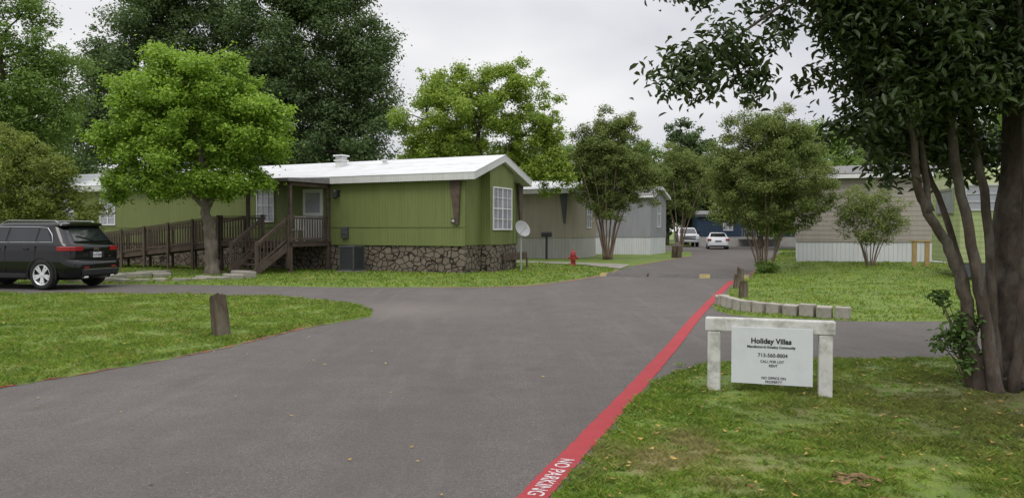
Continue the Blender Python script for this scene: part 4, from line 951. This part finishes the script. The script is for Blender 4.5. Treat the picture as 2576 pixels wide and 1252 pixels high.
ells=[(4.5,7.5,4.3,1.7,1.5,1.0),(3.75,7.1,3.25,.85,.9,.5),(3.45,7.0,2.66,.45,.5,.30),(5.0,6.9,3.0,.8,.7,.5),(2.75,6.95,3.8,.85,.6,.28),(2.15,6.9,3.25,.45,.35,.20),(1.68,6.9,3.02,.25,.25,.2),(2.2,6.9,2.92,.28,.25,.12),(1.75,6.9,3.82,.28,.3,.15),(4.2,7.4,3.1,1.0,.9,.5),(4.4,7.9,2.65,.8,.5,.28),(3.2,7.0,3.5,.4,.5,.3),(3.72,7.3,2.36,.36,.35,.22),(5.1,8.3,2.5,.8,.5,.35)]
nt_=tree('multi_trunk_tree','dark glossy-leaved tree with several leaning trunks on the grass',base,stems,ells,460,.21,44000,.088,L_NEAR,M_BARKD,31,170,.015,.44,fold=True,droop=1.0,bias=.55,seg=14,flat_=.8,zmin=1.95)
rs=np.random.RandomState(41)
cl=sample_clumps([(4.6,6.9,5.5,2.6,2.8,1.0)],110,.4,rs,.6)
leaves('upper_crown',cl,9000,.12,L_NEAR,rs,base,nt_,.45,.8,True,.8)
def litter(name,n,poly,cols,label,size,zadd,seed):
    rs=np.random.RandomState(seed); P=np.array(poly); x0,y0=P.min(0);x1,y1=P.max(0)
    c=np.stack([rs.uniform(x0,x1,n*6),rs.uniform(max(y0,3.5),y1,n*6)],1); c=c[inpoly(c,poly)&(np.abs(c[:,0])<.72*c[:,1]+.3)][:n]; n=len(c)
    z=np.array([zadd(a,b) for a,b in c]); a=rs.uniform(0,6.28,n); s=size*(.6+.8*rs.rand(n))
    t=np.stack([np.cos(a),np.sin(a),rs.uniform(-.3,.3,n)],1)*s[:,None]; b=np.stack([-np.sin(a),np.cos(a),rs.uniform(-.4,.4,n)],1)*(s*.5)[:,None]
    p=np.concatenate([c,z[:,None]],1); up=np.zeros((n,3)); up[:,2]=s*.15
    V=np.empty((n,4,3)); V[:,0]=p-t*.5+up;V[:,1]=p+b*.5;V[:,2]=p+t*.5+up;V[:,3]=p-b*.5
    o=npmesh(name,V.reshape(-1,3),np.arange(n*4).reshape(n,4),cols,rs.rand(n)); o['kind']='stuff'; o['label']=label; o['category']='leaves'
M_LIT=leafmat('fallen_leaf',(.16,.085,.03,1),(.46,.32,.08,1),.1)
M_LITB=leafmat('dry_brown_leaf',(.10,.06,.03,1),(.27,.17,.08,1),.1)
litter('fallen_leaves',260,LAWN_G[:9]+[(8,9),(8,3.5),(-.2,3.5)],M_LIT,'dry brown and yellow leaves scattered on the grass',.045,lambda a,b:lz(a,b)+.022,5)
litter('fallen_leaves',60,LAWN_L,M_LIT,'a few dry leaves scattered on the grass',.06,lambda a,b:lz(a,b)+.03,6)
litter('fallen_leaves',40,[(-5,7.6),(-3.5,12.5),(2.3,11),(-.1,4.3),(-3,3.5),(-5,4)],M_LIT,'scattered small leaves and debris on the road',.035,lambda a,b:.018,8)
litter('fallen_leaves',50,[(2.0,4.62),(2.15,4.56),(2.3,4.66),(2.26,4.8),(2.05,4.8)],M_LITB,'small heap of dry brown leaves on the grass',.055,lambda a,b:lz(a,b)+.025,9)
rs=np.random.RandomState(12); W=[]
for i in range(70):
    y_=rs.uniform(4.3,8.2); W.append((rx(y_)+.16+abs(rs.normal())*.12,y_,.03,rs.uniform(.03,.07)))
for i in range(120):
    y_=rs.uniform(4.3,9.0); x_=rs.uniform(rx(y_)+.3,min(.7*y_,6)); W.append((x_,y_,lz(x_,y_)+.01,rs.uniform(.03,.07)))
wd=leaves('weeds',np.array(W),4200,.026,leafmat('weed_leaf',(.07,.14,.022,1),(.19,.30,.045,1),.3),rs,(0,0,0),None,.7,.25)
wd['kind']='stuff'; wd['label']='low broad-leaved weeds growing through the grass'; wd['category']='weeds'
